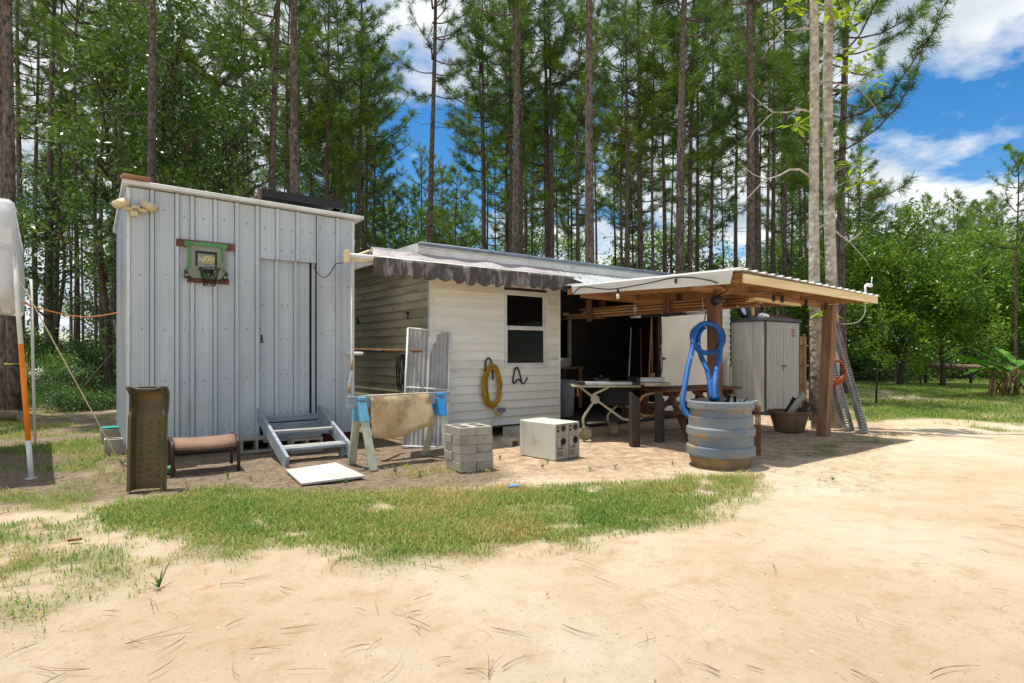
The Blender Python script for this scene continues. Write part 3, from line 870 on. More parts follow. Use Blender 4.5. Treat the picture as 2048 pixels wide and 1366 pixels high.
def broad_crown(name, H, cb, R, seed, lmat, clusters, leaves, size=.075, spread=.32, bark='dark_bark', skew=1.0, shell=.45):
    rng = np.random.default_rng(seed); rd = random.Random(seed)
    parts, C = [], []
    zc = (H+cb)/2; hz = (H-cb)/2
    lobes = [(Vector((rd.uniform(-.5,.5)*R, rd.uniform(-.5,.5)*R, zc + rd.uniform(-.65,.75)*hz)), rd.uniform(.4, .66)) for _ in range(9)]
    for _ in range(clusters):
        lc, lr = rd.choice(lobes)
        u = Vector((rd.gauss(0,1), rd.gauss(0,1), rd.gauss(0,1))).normalized()
        q = rd.uniform(shell, 1.05)
        C.append(lc + Vector((u.x*R*lr*q, u.y*R*lr*q, u.z*hz*lr*q*.85)))
    for j, c in enumerate(C):
        if j % 3 == 0:
            z0 = max(cb*.7, min(c.z - .5*math.hypot(c.x, c.y) - .3, H*.85))
            mid = Vector((c.x*.45, c.y*.45, (z0+c.z)/2 + .15))
            parts.append((*tube_np(smooth_path([(0,0,z0), mid, c], 2), [.045, .036, .026, .016, .008], 4), 1))
    V, F_ = leaf_cloud(np.array(C), leaves, spread, size, rng)
    parts.append((V, F_, 0))
    V, F_, mi = join(parts)
    return np_mesh(name, V, F_, 4, [lmat, M[bark]], mi=mi)

OAKS = [(H, broad_crown('oak_crown', H, cb, R, 600+i, M['leaf_oak'], 72, 58, size=.095, spread=.30, shell=.6), trunk_mesh('oak_trunk', H*.8, .11, 620+i, M['dark_bark'], wob=.2))
        for i, (H, cb, R) in enumerate(((11, 2.6, 2.8), (12, 3.4, 2.5), (9.5, 2.0, 2.7)))]
LIGHT = [(H, broad_crown('broadleaf_crown', H, cb, R, 640+i, M['leaf_light'], 120, 95, size=.10, spread=.34, shell=.6), trunk_mesh('broadleaf_trunk', H*.7, .12, 660+i, M['dark_bark'], wob=.15))
         for i, (H, cb, R) in enumerate(((8.5, 1.4, 3.6), (9.5, 1.8, 3.2), (7.0, 1.2, 3.0)))]
def broad(x, y, var, s, rz, label, group, name='oak_tree', cat='tree'):
    H, cr, tr = var
    o = thing(name, label, cat, (x, y, 0), rz, group)
    inst('trunk', tr, o, scale=s); inst('crown', cr, o, scale=s)
    return o
for i, (px, y, v, s) in enumerate(((215,17.5,0,.95),(345,17.0,1,1.0),(440,18.5,0,1.05),(110,21,2,.9),(395,23,1,1.1))):
    broad((px-1024)/F*y, y, OAKS[v], s, i*1.3, 'dark glossy leaved oak growing among the pines beyond the metal shed', 'oaks beyond the metal shed')
for i, (px, y, v, s) in enumerate(((1800,25,0,.84),(1885,23.5,1,.70),(1965,31,0,.9),(1740,31,2,.95),(2065,30,1,.85),(1850,34,1,1.0),(1690,29,2,.9),(1925,38,0,1.0),(2010,42,2,1.1),(2120,35,0,.9))):
    broad((px-1024)/F*y, y, LIGHT[v], s, i*1.7, 'bright green spreading broadleaf tree at the far edge of the lawn', 'broadleaf trees beyond the lawn', name='broadleaf_tree')
for i, (px, y, v, s) in enumerate(((905,34,2,.62),(1300,36,0,.60),(1010,40,1,.62),(1440,36,2,.7),(1170,42,0,.66),(660,40,0,.6),(1640,33,2,.85))):
    broad((px-1024)/F*y, y, LIGHT[v], s, i*2.1, 'green understorey tree between the pine trunks behind the buildings', 'understorey trees among the pines', name='understorey_tree')

for i in range(17):
    px = 300 + i*86 + R1.uniform(-30, 30); y = R1.uniform(46, 60); v = i % 3
    broad((px-1024)/F*y, y, LIGHT[v], R1.uniform(1.15, 1.5)*(9.0/LIGHT[v][0])*.95, i*2.3, 'tall green broadleaf tree deep in the wood ' + zone(px), 'broadleaf trees deep in the wood ' + zone(px), name='understorey_tree')
# shrubs
def bush_mesh(name, seed, R, H, lmat, clusters=46, leaves=48, size=.06):
    rng = np.random.default_rng(seed); rd = random.Random(seed)
    C, parts = [], []
    for _ in range(clusters):
        a, q = rd.uniform(0, 6.283), R*math.sqrt(rd.random())
        C.append(Vector((math.cos(a)*q, math.sin(a)*q, H*rd.uniform(.12, 1)*(1-.45*(q/R)**2))))
    for j, c in enumerate(C):
        if j % 2 == 0: parts.append((*tube_np([(c.x*.15, c.y*.15, 0), (c.x*.6, c.y*.6, c.z*.6), c], [.012, .009, .004], 3), 1))
    V, F_ = leaf_cloud(np.array(C), leaves, .2, size, rng)
    parts.append((V, F_, 0)); V, F_, mi = join(parts)
    return np_mesh(name, V, F_, 4, [lmat, M['dark_bark']], mi=mi)
BUSH = [bush_mesh('bush_leaves', 700+i, R, H, M['leaf_bush']) for i, (R, H) in enumerate(((1.1,1.5),(1.4,1.2),(.9,2.0)))]
BUSH_D = [bush_mesh('bush_leaves', 720+i, R, H, M['leaf_oak'], clusters=60) for i, (R, H) in enumerate(((1.4,2.4),(1.2,1.8)))]
def bush(x, y, me, s, rz, label, group):
    o = inst('shrub', me, None, (x, y, 0), rz, scale=s); return tag(o, label, 'shrub', group)
R2 = random.Random(33)
for i in range(34):
    px = R2.uniform(-80, 240); y = R2.uniform(15.5, 30)
    bush((px-1024)/F*y, y, R2.choice(BUSH+BUSH_D), R2.uniform(.6, 1.15), R2.uniform(0, 6), 'leafy understorey shrub under the trees beyond the metal shed', 'shrubs under the trees beyond the shed')
for i in range(40):
    px = R2.uniform(1660, 2120); y = R2.uniform(27, 44)
    bush((px-1024)/F*y, y, R2.choice(BUSH+BUSH_D), R2.uniform(.8, 1.5), R2.uniform(0, 6), 'green shrub along the far edge of the lawn', 'shrubs at the edge of the lawn')
for i in range(30):
    px = R2.uniform(240, 1680); y = R2.uniform(30, 46)
    bush((px-1024)/F*y, y, R2.choice(BUSH+BUSH_D), R2.uniform(1.1, 2.1), R2.uniform(0, 6), 'wild shrub between the pine trunks behind the buildings', 'shrubs among the pines')
for i in range(26):
    px = R2.uniform(-60, 238); y = R2.uniform(13.2, 16)
    bush((px-1024)/F*y, y, R2.choice(BUSH), R2.uniform(.22, .38), R2.uniform(0, 6), 'low weedy shrub at the edge of the wood beyond the shed', 'low weeds at the wood edge')

def palmetto(x, y, s, seed):
    rd = random.Random(seed); mb = MB()
    for f in range(9):
        a = f*.7 + rd.uniform(-.2,.2); tilt = rd.uniform(.5, 1.1)
        base = Vector((0,0,.05)); tip = Vector((math.cos(a)*math.cos(tilt)*.7, math.sin(a)*math.cos(tilt)*.7, math.sin(tilt)*.8))
        mb.tube([base, tip*.5+Vector((0,0,.05)), tip], .008, 4)
        d = tip.normalized(); sd = d.cross(Vector((0,0,1))).normalized(); up = sd.cross(d)
        for k in range(13):
            q = (k-6)/6*1.35; dd = (d*math.cos(q) + sd*math.sin(q)).normalized(); L = .5*(1-.25*abs(q))
            n = dd.cross(up).normalized()*.016
            mb.add([tip, tip+dd*L*.5+n-up*.03, tip+dd*L-up*.12, tip+dd*L*.5-n-up*.03], [(0,1,2,3)])
    o = mb.build('palmetto', M['palmetto'], None, (x, y, 0)); o.scale = (s,)*3
    return tag(o, 'spiky fan leaved palmetto on the brown wood floor', 'palmetto', 'palmettos on the wood floor')
for i, (px, py, s) in enumerate(((75,800,1.3),(55,790,1.2),(120,785,1.1))): palmetto(*spot(px, py)[:2], s, i)

# the two lichen barked trunks beside the carport
def lichen_tree(x, y, seed, r, lean, label):
    o = thing('hickory_tree', label, 'tree', (x, y, 0), 0)
    o.rotation_euler = (lean[0], lean[1], 0)
    inst('trunk', trunk_mesh('hickory_trunk', 13, r, seed, M['lichen_bark'], seg=14, wob=.10, flare=1.3, top=.45), o)
    rd = random.Random(seed)
    for (z, a, L, up) in ((4.2, 3.3, 1.5, .12), (5.2, 3.0, 1.9, .35), (3.3, -.25, 1.1, -.12), (6.6, 2.7, 1.6, .5), (5.6, .2, 1.6, .3), (7.5, -.4, 1.5, .4))[seed % 2::2]:
        mb = MB(); L *= .8; pts = [Vector((math.cos(a+.25*math.sin(t*5))*L*t, math.sin(a)*L*t*.4, z + L*up*t + .12*math.sin(t*7))) for t in np.linspace(0, 1, 7)]
        mb.tube(pts, [.022-.017*t for t in np.linspace(0, 1, 7)], 5)
        mb.tube([pts[4], pts[4]+Vector((math.cos(a)*.3, .05, -.3)), pts[4]+Vector((math.cos(a)*.42, .06, -.5))], [.010, .006, .003], 4)
        mb.build('bare_limb', M['lichen_bark'], o, smooth=True)
    return o
t1 = lichen_tree(5.13, 10.15, 900, .094, (0.0, -.030), 'pale lichen barked trunk leaning beside the carport post')
t2 = lichen_tree(5.53, 10.45, 901, .102, (0.0, -.004), 'straight thick lichen barked trunk between the carport and the ramps')
def leaf_spray(parent, pts, seed):
    rd = random.Random(seed)
    for c in pts:
        mb = MB()
        c = Vector(c)
        for k in range(16):
            a, e = rd.uniform(0, 6.283), rd.uniform(-.5, .5)
            d = Vector((math.cos(a)*math.cos(e), math.sin(a)*math.cos(e), math.sin(e))); L = rd.uniform(.14, .24)
            b = c + d*rd.uniform(.02, .16); s = d.cross(Vector((0,0,1))).normalized()*L*.2
            mb.add([b, b+d*L*.5+s, b+d*L-Vector((0,0,.03)), b+d*L*.5-s], [(0,1,2,3)])
        mb.tube([(0, 0, c.z-.1), c*.5 + Vector((0,0,c.z*.5)), c], [.008,.006,.003], 4, mat=1)
        mb.build('leaf_spray', [M['leaf_yellow'], M['lichen_bark']], parent)
leaf_spray(t1, [(-.30,-.1,5.05),(-.05,-.15,7.2),(-.35,-.1,7.0),(.25,-.25,6.9),(-.5,0,7.6),(-.02,-.2,1.95)], 1)
leaf_spray(t2, [(.30,-.1,4.45),(.42,-.1,4.2),(.25,-.2,6.1),(.5,0,6.5),(.1,-.2,6.9),(.7,0,5.9),(.4,.1,7.2),(.1,-.25,7.6)], 2)
# ------------------------------------------------------------------ metal shed
A35 = math.radians(35); A37 = math.radians(37)
SHED = (-4.47, 7.09, 0.0); SW, SD = 2.69, 2.8
shed = thing('metal_shed', 'pale grey ribbed metal shed with a narrow door and flat roof', 'shed', SHED, A35)
RIBS = [.2316, .4935, .656, .913, 1.1626, 1.409, 1.659, 1.9187, 2.18, 2.466]
def ztop(x): return 3.20 - .022*x
def ribbed(x0, x1, ribs, zlo, zhi, minor=.05, axis='x', d0=0.0, out=.034):
    """profiled sheet: major ribs at the given places, shallow minor ribs between"""
    xs = {x0: 0, x1: 0}
    for r in ribs:
        if x0-.001 <= r <= x1+.001:
            for dx, h in ((-.030, 0), (-.027, -.02), (-.020, -.02), (-.015, out), (.015, out), (.020, -.02), (.027, -.02), (.030, 0)):
                x = min(max(r+dx, x0), x1); xs[x] = h
    rr = sorted([x0] + [r for r in ribs if x0 < r < x1] + [x1])
    for a, b in zip(rr, rr[1:]):
        for f in (.32, .62):
            c = a + (b-a)*f
            if b-a > .12:
                for dx, h in ((-.012, 0), (-.003, .0045), (.003, .0045), (.012, 0)): xs[c+dx] = h
    return sorted(xs.items())
def wall_panel(name, x0, x1, zlo, ztopf, parent, y=0.0, ribs=RIBS, mat='shed_metal', ybase=0.0):
    prof = ribbed(x0, x1, ribs, 0, 0)
    grid = [[(x, y-ybase-h, zlo) for x, h in prof], [(x, y-ybase-h, ztopf(x)) for x, h in prof]]
    mb = MB(); mb.sheet(grid, thick=-.004)
    return mb.build(name, M[mat], parent)
ZB = .17
wall_panel('wall_panel', 0.015, .690, ZB, ztop, shed)
wall_panel('wall_panel', .692, 1.445, ZB, ztop, shed)
wall_panel('wall_panel', 1.447, 2.172, 2.495, ztop, shed, ybase=.006)
wall_panel('wall_panel', 2.174, SW-.01, ZB-.02, ztop, shed)
def screws(pts, parent, name='screws', r=.0075):
    mb = MB()
    for (x, y, z) in pts: mb.lathe([(r, 0), (r, .005), (r*.4, .008)], 6, M=Matrix.Translation((x, y, z)) @ Matrix.Rotation(math.pi/2, 4, 'X'))
    o = mb.build(name, M['screw'], parent); o['kind'] = 'stuff'; return o
rd = random.Random(3)
sp = []
for z in (.30, .92, 1.55, 2.2, 2.95):
    for x in (.11, .36, .58, .78, 1.03, 1.28, 1.425, 2.24, 2.40, 2.62):
        if x < 1.43 or x > 2.2: sp.append((x + rd.uniform(-.02, .02), -.004, z + rd.uniform(-.03, .03)))
for z in (.5, .75, 1.1, 1.35, 1.75, 2.05): sp.append((1.425, -.004, z))
for z in (2.62, 2.9): sp += [(x + rd.uniform(-.02, .02), -.012, z) for x in (1.5, 1.72, 1.85, 2.0, 2.1)]
screws(sp, shed)
# door, set back in its opening
door = wall_panel('door', 1.462, 2.095, .415, lambda x: 2.50, shed, y=.05, ribs=[1.659, 1.905])
dp = [(x, -.004+.05, z) for z in (.47, .98, 1.45, 1.9) for x in (1.5, 1.73, 1.80, 1.97, 2.06)]
screws(dp, door)
mb = MB(); mb.box((1.462, .030, 1.42), (1.485, .046, 1.50)); mb.box((1.46, .024, 1.40), (1.50, .040, 1.415)); mb.build('hasp', M['black'], door)
mb = MB(); mb.lathe([(.013, 0), (.013, .03), (.018, .034), (.018, .05)], 8, M=Matrix.Translation((1.475, .05, 1.17)) @ Matrix.Rotation(math.pi/2, 4, 'X')); mb.build('latch', M['alu'], door)
mb = MB(); mb.box((2.128, .030, .40), (2.172, .057, 2.50)); mb.box((1.435, .0, .40), (1.450, .055, 2.495)); mb.build('door_frame', M['shed_metal'], shed)
mb = MB(); mb.box((1.44, -.01, .34), (2.18, .10, .405)); mb.build('sill', M['wood_dark'], shed)
mb = MB(); mb.box((1.44, .06, .30), (2.2, .12, 2.6)); mb.build('door_backing', M['black_matte'], shed)
# side and back walls
lprof = ribbed(0.0, SD, [.25*i for i in range(1, 11)], 0, 0)
mb = MB(); mb.sheet([[(-h, y, ZB) for y, h in lprof], [(-h, y, 3.2-.03*y) for y, h in lprof]], thick=.004); mb.build('wall_panel', M['shed_metal'], shed)
mb = MB(); mb.box((SW-.008, .01, ZB), (SW+.004, SD, 3.1)); mb.box((.01, SD-.006, ZB), (SW, SD+.006, 3.1)); mb.build('wall_panel', M['shed_metal'], shed)
screws([(.02, 0, z) for z in ()], shed) if False else None
mb = MB(); mb.box((-.026, -.026, ZB-.03), (.012, .014, 3.19)); mb.box((SW-.012, -.022, ZB-.03), (SW+.022, .012, 3.13)); mb.build('corner_trim', M['white_trim'], shed, bevel=.004)
# roof with bright drip edge
mb = MB()
P = []
for (x, y) in ((-.07, -.10), (SW+.13, -.10), (SW+.13, SD+.12), (-.07, SD+.12)):
    z = 3.215 - .022*x - .03*y
    P += [(x, y, z), (x, y, z+.05)]
mb.add(P, [(0,2,3,1),(2,4,5,3),(4,6,7,5),(6,0,1,7),(1,3,5,7),(0,6,4,2)])
mb.build('roof', M['white_trim'], shed, bevel=.006)
mb = MB(); mb.box((.02, .08, .08), (SW-.02, .2, ZB)); mb.box((.02, SD-.25, .08), (SW-.02, SD-.1, ZB)); mb.box((.0, .02, .1), (.09, SD-.05, ZB)); mb.build('floor_joist', M['wood_dark'], shed)
mb = MB(); mb.box((.02, .03, ZB), (SW-.02, SD-.02, ZB+.03)); mb.build('floor', M['wood_dark'], shed)
def shed_pt(x, y, z): return Vector(SHED) + rotz((x, y, z), A35)

o = MB().box((-.14, -.07, 0), (.14, .07, .035)).build('wood_offcut', M['wood_new'], None, shed_pt(.06, -.10, 3.272), A35+.15, bevel=.004); tag(o, 'short wooden offcut lying on the roof corner of the metal shed', 'board')
pan = thing('solar_panel', 'black framed solar panel tilted on the metal shed roof', 'solar panel', shed_pt(1.50, .12, 3.235), A35)
mb = MB(); mb.bar((0,.0,.16), (1.1,.0,.13), .03, .1); mb.bar((0,.9,.06), (1.1,.9,.05), .03, .06); mb.bar((0,0,.13), (0,.9,.06), .03, .08); mb.bar((1.1,0,.12), (1.1,.9,.05), .03, .07); mb.build('frame', M['black'], pan)
mb = MB(); mb.sheet([[(0,0,.195),(1.1,0,.165)],[(0,.9,.10),(1.1,.9,.08)]], thick=.012); mb.build('panel', M['solar'], pan)
MB().box((-.05,-.02,.02), (-.01,.06,.2)).build('bracket', M['wood_brown'], pan)

# ---- motion floodlight on the shed corner
fl = thing('motion_floodlight', 'beige twin head motion floodlight at the top corner of the metal shed', 'floodlight', shed_pt(.05, -.03, 2.93), A35)
mb = MB(); mb.box((-.11, -.05, -.02), (.13, 0.0, .02)); mb.box((-.03, -.05, -.02), (.05, 0, .05)); mb.build('base', M['beige_plastic'], fl, bevel=.006)
def lamp_head(x, s):
    mb = MB()
    prof = [(.0, -.055), (.035, -.055), (.055, -.03), (.06, .02), (.058, .06)]
    mb.lathe(prof, 16, M=Matrix.Translation((x, -.05, .06)) @ Matrix.Rotation(s*.9, 4, 'Z') @ Matrix.Rotation(math.pi/2+.5, 4, 'X') @ Matrix.Diagonal((1.25, .85, 1.35, 1)))
    h = mb.build('lamp_head', M['beige_plastic'], fl, smooth=True)
    return h
lamp_head(-.12, -1); lamp_head(.14, 1)
mb = MB(); mb.box((-.04, -.09, -.085), (.035, -.02, -.025)); mb.build('sensor', M['beige_plastic'], fl, bevel=.008)

# ---- toy basketball hoop on the wall
def plate_text(txt, size, mat, parent, loc, shear=.25, ext=.002, name='lettering'):
    cu = bpy.data.curves.new('t', 'FONT'); cu.body = txt; cu.size = size; cu.shear = shear; cu.extrude = ext; cu.align_x = 'CENTER'; cu.align_y = 'CENTER'; cu.offset = size*.02
    to = bpy.data.objects.new('t', cu); COL.objects.link(to)
    dg = bpy.context.evaluated_depsgraph_get()
    me = bpy.data.meshes.new_from_object(to.evaluated_get(dg)); me.materials.clear(); me.materials.append(mat)
    bpy.data.objects.remove(to)
    o = bpy.data.objects.new(name, me); COL.objects.link(o); o.parent = parent; o.location = loc; o.rotation_euler = (math.pi/2, 0, 0)
    return o
hoop = thing('basketball_hoop', 'green framed toy basketball backboard with a black net on the shed wall', 'basketball hoop', shed_pt(.80, -.026, 2.35), A35)
MB().box((-.32, -.022, .205), (.33, 0, .295)).build('mounting_board', M['wood_brown'], hoop, bevel=.004)
MB().box((-.20, -.022, -.225), (.27, 0, -.155)).build('mounting_board', M['wood_brown'], hoop, bevel=.004)
MB().box((-.215, -.036, -.17), (.225, -.026, .255)).build('backboard', M['board_grey'], hoop)
mb = MB()
oz = [(-.235,.275),(.24,.275),(.235,.235),(.20,.20),(.205,-.02),(.245,-.07),(.245,-.175),(.165,-.175),(.165,-.165),(.215,-.08),(.18,-.03),(.175,.18),(.165,.225),(-.155,.225),(-.165,.18),(-.17,-.03),(-.20,-.08),(-.155,-.165),(-.155,-.175),(-.235,-.175),(-.235,-.07),(-.195,-.02),(-.19,.20),(-.225,.235)]
def prism(mb, pts, y0, y1, mat=0):
    n = len(pts); V = [(x, y0, z) for x, z in pts] + [(x, y1, z) for x, z in pts]
    fs = [tuple(range(n)), tuple(range(n, 2*n))[::-1]] + [(i, (i+1) % n, n+(i+1) % n, n+i) for i in range(n)]
    return mb.add(V, fs, mat)
prism(mb, [(-.235,.275),(.24,.275),(.24,.225),(-.235,.225)], -.05, -.03)
prism(mb, [(-.235,.224),(-.17,.224),(-.165,-.03),(-.20,-.08),(-.235,-.08),(-.195,-.02),(-.19,.19)], -.05, -.03)
prism(mb, [(.24,.224),(.175,.224),(.17,-.03),(.205,-.08),(.245,-.08),(.20,-.02),(.195,.19)], -.05, -.03)
prism(mb, [(-.05,-.15),(.055,-.15),(.045,-.10),(-.04,-.10)], -.06, -.03)
mb.build('frame', M['green_plastic'], hoop)
for s in (-1, 1):
    mb = MB(); prism(mb, [(.15*s,-.178),(.246*s,-.178),(.246*s,-.082),(.215*s,-.09),(.20*s,-.13)] if s > 0 else [(-.236,-.178),(-.145,-.178),(-.195,-.13),(-.205,-.09),(-.236,-.082)], -.052, -.036)
    ct = mb.build('corner_bracket', M['black'], hoop)
    plate_text('N', .038, M['cream_print'], ct, (.215*s, -.054, -.142), ext=.001)
mb = MB()
for (a, b, c, d) in ((-.115,-.06,.13,.16), (-.115,-.06,-.095,.13), (.095,-.06,.125,.13)): pass
mb.box((-.115,-.044,.135),(.125,-.037,.165)); mb.box((-.115,-.044,-.02),(-.093,-.037,.1345)); mb.box((.103,-.044,-.02),(.125,-.037,.1345)); mb.build('target_square', M['black'], hoop)
plate_text('NERF', .078, M['cream_print'], hoop, (.0, -.0385, .062), shear=.3, ext=.001)
mb = MB(); mb.tube([(.02+.095*math.cos(t), -.039, .062+.042*math.sin(t)) for t in np.linspace(-2.4, 2.1, 26)], .0045, 5); mb.build('emblem_ring', M['cream_print'], hoop)
RC = Vector((.02, -.175, -.06)); RR = .115
mb = MB(); mb.tube([RC + Vector((RR*math.cos(t), RR*math.sin(t), 0)) for t in np.linspace(0, 2*math.pi, 29)[:-1]], .006, 6, closed=True); mb.bar((.02,-.06,-.06),(.02,-.045,-.12),.12,.02); mb.bar((-.03,-.075,-.065),(-.03,-.045,-.065),.012,.012); mb.bar((.07,-.075,-.065),(.07,-.045,-.065),.012,.012)
rim = mb.build('rim', M['black'], hoop, smooth=True)
mb = MB()
N = 12
def npt(k, lev):
    r = (RR, .098, .085, .072, .064)[lev]; a = (k + .5*(lev % 2))*2*math.pi/N
    return RC + Vector((r*math.cos(a), r*math.sin(a), -(0, .05, .105, .16, .215)[lev]))
for lev in range(4):
    for k in range(N):
        mb.tube([npt(k, lev), npt(k, lev+1)], .0028, 4); mb.tube([npt(k, lev), npt(k-1 if lev % 2 == 0 else k+1, lev+1)], .0028, 4)
mb.build('net', M['black_matte'], rim)

# ---- wire from door head to awning bracket
C0 = Vector((-1.145, 8.59, 0.0))
def camp_pt(x, y, z): return C0 + rotz((x, y, z), A37)
wa = shed_pt(2.13, -.04, 2.44); wb = camp_pt(-1.42, -.50, 2.36)
pts = [wa.lerp(wb, t) + Vector((0, 0, -.16*math.sin(min(t*1.5, 1)*math.pi))) for t in np.linspace(0, 1, 16)]
tag(MB().tube(pts, .006, 5).build('wire', M['black'], None, smooth=True), 'thin black wire sagging from the shed door head to the awning', 'wire')

# ------------------------------------------------------------------ sided building
bld = thing('sided_building', 'cream vinyl sided building with a window and a dark open bay', 'building', C0, A37)
BW, BTOP, CH = 2.41, 2.72, .125
WX0, WX1, WZ0, WZ1 = 1.317, 2.103, 1.076, 2.20
OP1 = 4.97; END = 7.25
mb = MB()
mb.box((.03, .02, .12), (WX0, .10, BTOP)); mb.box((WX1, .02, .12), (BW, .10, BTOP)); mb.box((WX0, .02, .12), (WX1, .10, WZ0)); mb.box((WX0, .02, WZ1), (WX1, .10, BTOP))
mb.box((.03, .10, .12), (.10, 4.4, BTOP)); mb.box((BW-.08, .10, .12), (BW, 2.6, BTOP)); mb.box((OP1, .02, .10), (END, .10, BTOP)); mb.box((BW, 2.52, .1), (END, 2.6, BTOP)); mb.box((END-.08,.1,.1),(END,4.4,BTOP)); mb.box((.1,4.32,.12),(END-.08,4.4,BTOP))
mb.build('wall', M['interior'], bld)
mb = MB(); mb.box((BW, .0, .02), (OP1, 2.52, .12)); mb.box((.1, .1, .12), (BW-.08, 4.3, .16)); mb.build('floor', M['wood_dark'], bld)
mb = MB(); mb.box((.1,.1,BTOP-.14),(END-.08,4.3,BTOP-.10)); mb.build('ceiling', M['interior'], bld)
_cache = {}
def siding_board(x0, x1, z, parent, axis='x', mat='siding', h=CH):
    key = (round(x1-x0, 3), axis, mat)
    if key not in _cache:
        L = x1-x0; mb = MB()
        pr = [(0.012, .006), (-.026, 0), (-.030, .008), (-.004, h+.004), (.012, h+.004)]
        n = len(pr)
        if axis == 'x': Vv = [(0, y, z_) for y, z_ in pr] + [(L, y, z_) for y, z_ in pr]
        else: Vv = [(y, 0, z_) for y, z_ in pr] + [(y, L, z_) for y, z_ in pr]
        mb.add(Vv, [tuple(range(n)), tuple(range(n, 2*n))[::-1]] + [(i, (i+1) % n, n+(i+1) % n, n+i) for i in range(n)])
        _cache[key] = mb.mesh('siding_board', M[mat])
    return inst('siding_board', _cache[key], parent, (x0, 0, z) if axis == 'x' else (0, x0, z))
z = .16
while z < BTOP-.05:
    if z+CH <= WZ0-.04 or z >= WZ1+.03: siding_board(.035, BW-.03, z, bld)
    else:
        siding_board(.035, WX0-.045, z, bld); siding_board(WX1+.045, BW-.03, z, bld)
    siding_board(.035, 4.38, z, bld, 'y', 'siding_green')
    siding_board(6.66, END-.02, z, bld)
    z += CH
mb = MB(); mb.box((-.028, -.03, .14), (.032, .030, BTOP)); mb.build('corner_trim', M['white_trim'], bld, bevel=.004)
mb = MB(); mb.box((BW-.028, -.026, .14), (BW+.008, .04, BTOP)); mb.build('corner_trim', M['siding'], bld, bevel=.004)
# window: double hung
win = thing('window', None, None)
win.parent = bld
mb = MB()
for lo, hi in (((WX0-.04,-.03,WZ0-.045),(WX1+.04,.03,WZ0)), ((WX0-.04,-.03,WZ1),(WX1+.04,.03,WZ1+.04)), ((WX0-.04,-.03,WZ0),(WX0,.03,WZ1)), ((WX1,-.03,WZ0),(WX1+.04,.03,WZ1))): mb.box(lo, hi)
mb.build('frame', M['white_trim'], win, bevel=.004)
zm = (WZ0+WZ1)/2
for k, (za, zb, y) in enumerate(((WZ0+.002, zm+.02, .012), (zm+.022, WZ1-.002, .03))):
    mb = MB(); t = .03
    for lo, hi in (((WX0+.002,y-.014,za),(WX1-.002,y+.014,za+t)), ((WX0+.002,y-.014,zb-t),(WX1-.002,y+.014,zb)), ((WX0+.002,y-.014,za+t),(WX0+t,y+.014,zb-t)), ((WX1-t,y-.014,za+t),(WX1-.002,y+.014,zb-t))): mb.box(lo, hi)
    mb.build('sash', M['white_trim'], win)
    MB().box((WX0+t, y-.003, za+t), (WX1-t, y+.003, zb-t)).build('pane', M['glass_dark'], win)
# caution diamond behind the lower pane is too dark to read; the bay
mb = MB(); mb.box((OP1+.02, -.012, .06), (6.60, .018, 2.5)); mb.build('door_panel', M['white_panel'], bld, bevel=.004)
mb = MB(); mb.box((OP1+.045,-.03,1.14),(OP1+.13,-.013,1.18)); mb.build('latch', M['black'], bld)
mb = MB(); mb.box((BW+.012,-.012,1.15),(BW+.06,.02,1.18)); mb.build('latch', M['alu'], bld)
mb = MB()
for lo, hi in (((3.15,2.44,1.0),(3.22,2.515,2.1)), ((3.98,2.46,1.0),(4.03,2.515,2.1)), ((4.85,2.44,1.0),(4.92,2.515,2.1)), ((3.22,2.44,2.1),(4.85,2.515,2.16)), ((3.22,2.44,.95),(4.85,2.515,1.0))): mb.box(lo, hi)
bw = mb.build('window', M['white_trim'], bld)
MB().box((3.22,2.49,1.0),(4.85,2.50,2.1)).build('pane', M['glass_dark'], bw)
# roof, fascia and rolled edge
mb = MB(); mb.box((-.24, -.10, BTOP+.004), (END+.05, 4.6, BTOP+.055)); mb.build('roof', M['roof_metal'], bld)
mb = MB(); mb.box((-.235, -.085, BTOP-.10), (5.3, -.035, BTOP+.002)); mb.build('fascia', M['white_trim'], bld, bevel=.003)
mb = MB(); mb.tube([(-.25,-.115,BTOP+.05), (2.0,-.115,BTOP+.048), (2.6,-.12,BTOP+.045), (5.35,-.115,BTOP+.045)], .028, 8); mb.build('roof_edge', M['roof_edge'], bld, smooth=True)
mb = MB(); mb.box((-.26,-.09,BTOP-.06),(-.236,4.6,BTOP+.06)); mb.build('rake_board', M['white_trim'], bld)

# ---- awning
aw = thing('awning', 'faded tattered awning with a scalloped dark valance on the sided building', 'awning', C0, A37)
X0, X1, BY, BZ = -1.425, 2.41, -.50, 2.44
mb = MB(); mb.tube([(X0, BY, BZ), (X1, BY, BZ)], .036, 12); mb.build('roller', M['white_pipe'], aw, smooth=True)
mb = MB(); mb.box((-.92, -.075, 2.60), (X1, -.03, 2.66)); mb.build('rail', M['white_trim'], aw)
def sag(u, v): return -.035*math.sin(math.pi*v)*(1+.5*math.sin(u*7)) + .02*math.sin(u*11+v*3)*math.sin(math.pi*v)
g = []
for i in range(9):
    v = i/8; row = []
    for j in range(33):
        u = j/32
        xa, xb = -1.11 + (X1+.0+1.11)*u, -.90 + (X1+.90)*u
        row.append((xa+(xb-xa)*v, BY+.0+(BY*-1-.05)*v, BZ+.04+(2.655-BZ-.04)*v + sag(u*3, v)))
    g.append(row)
mb = MB(); mb.sheet(g, thick=.004); mb.build('canopy', M['awning_top'], aw, smooth=True)
g = []
NV = 150
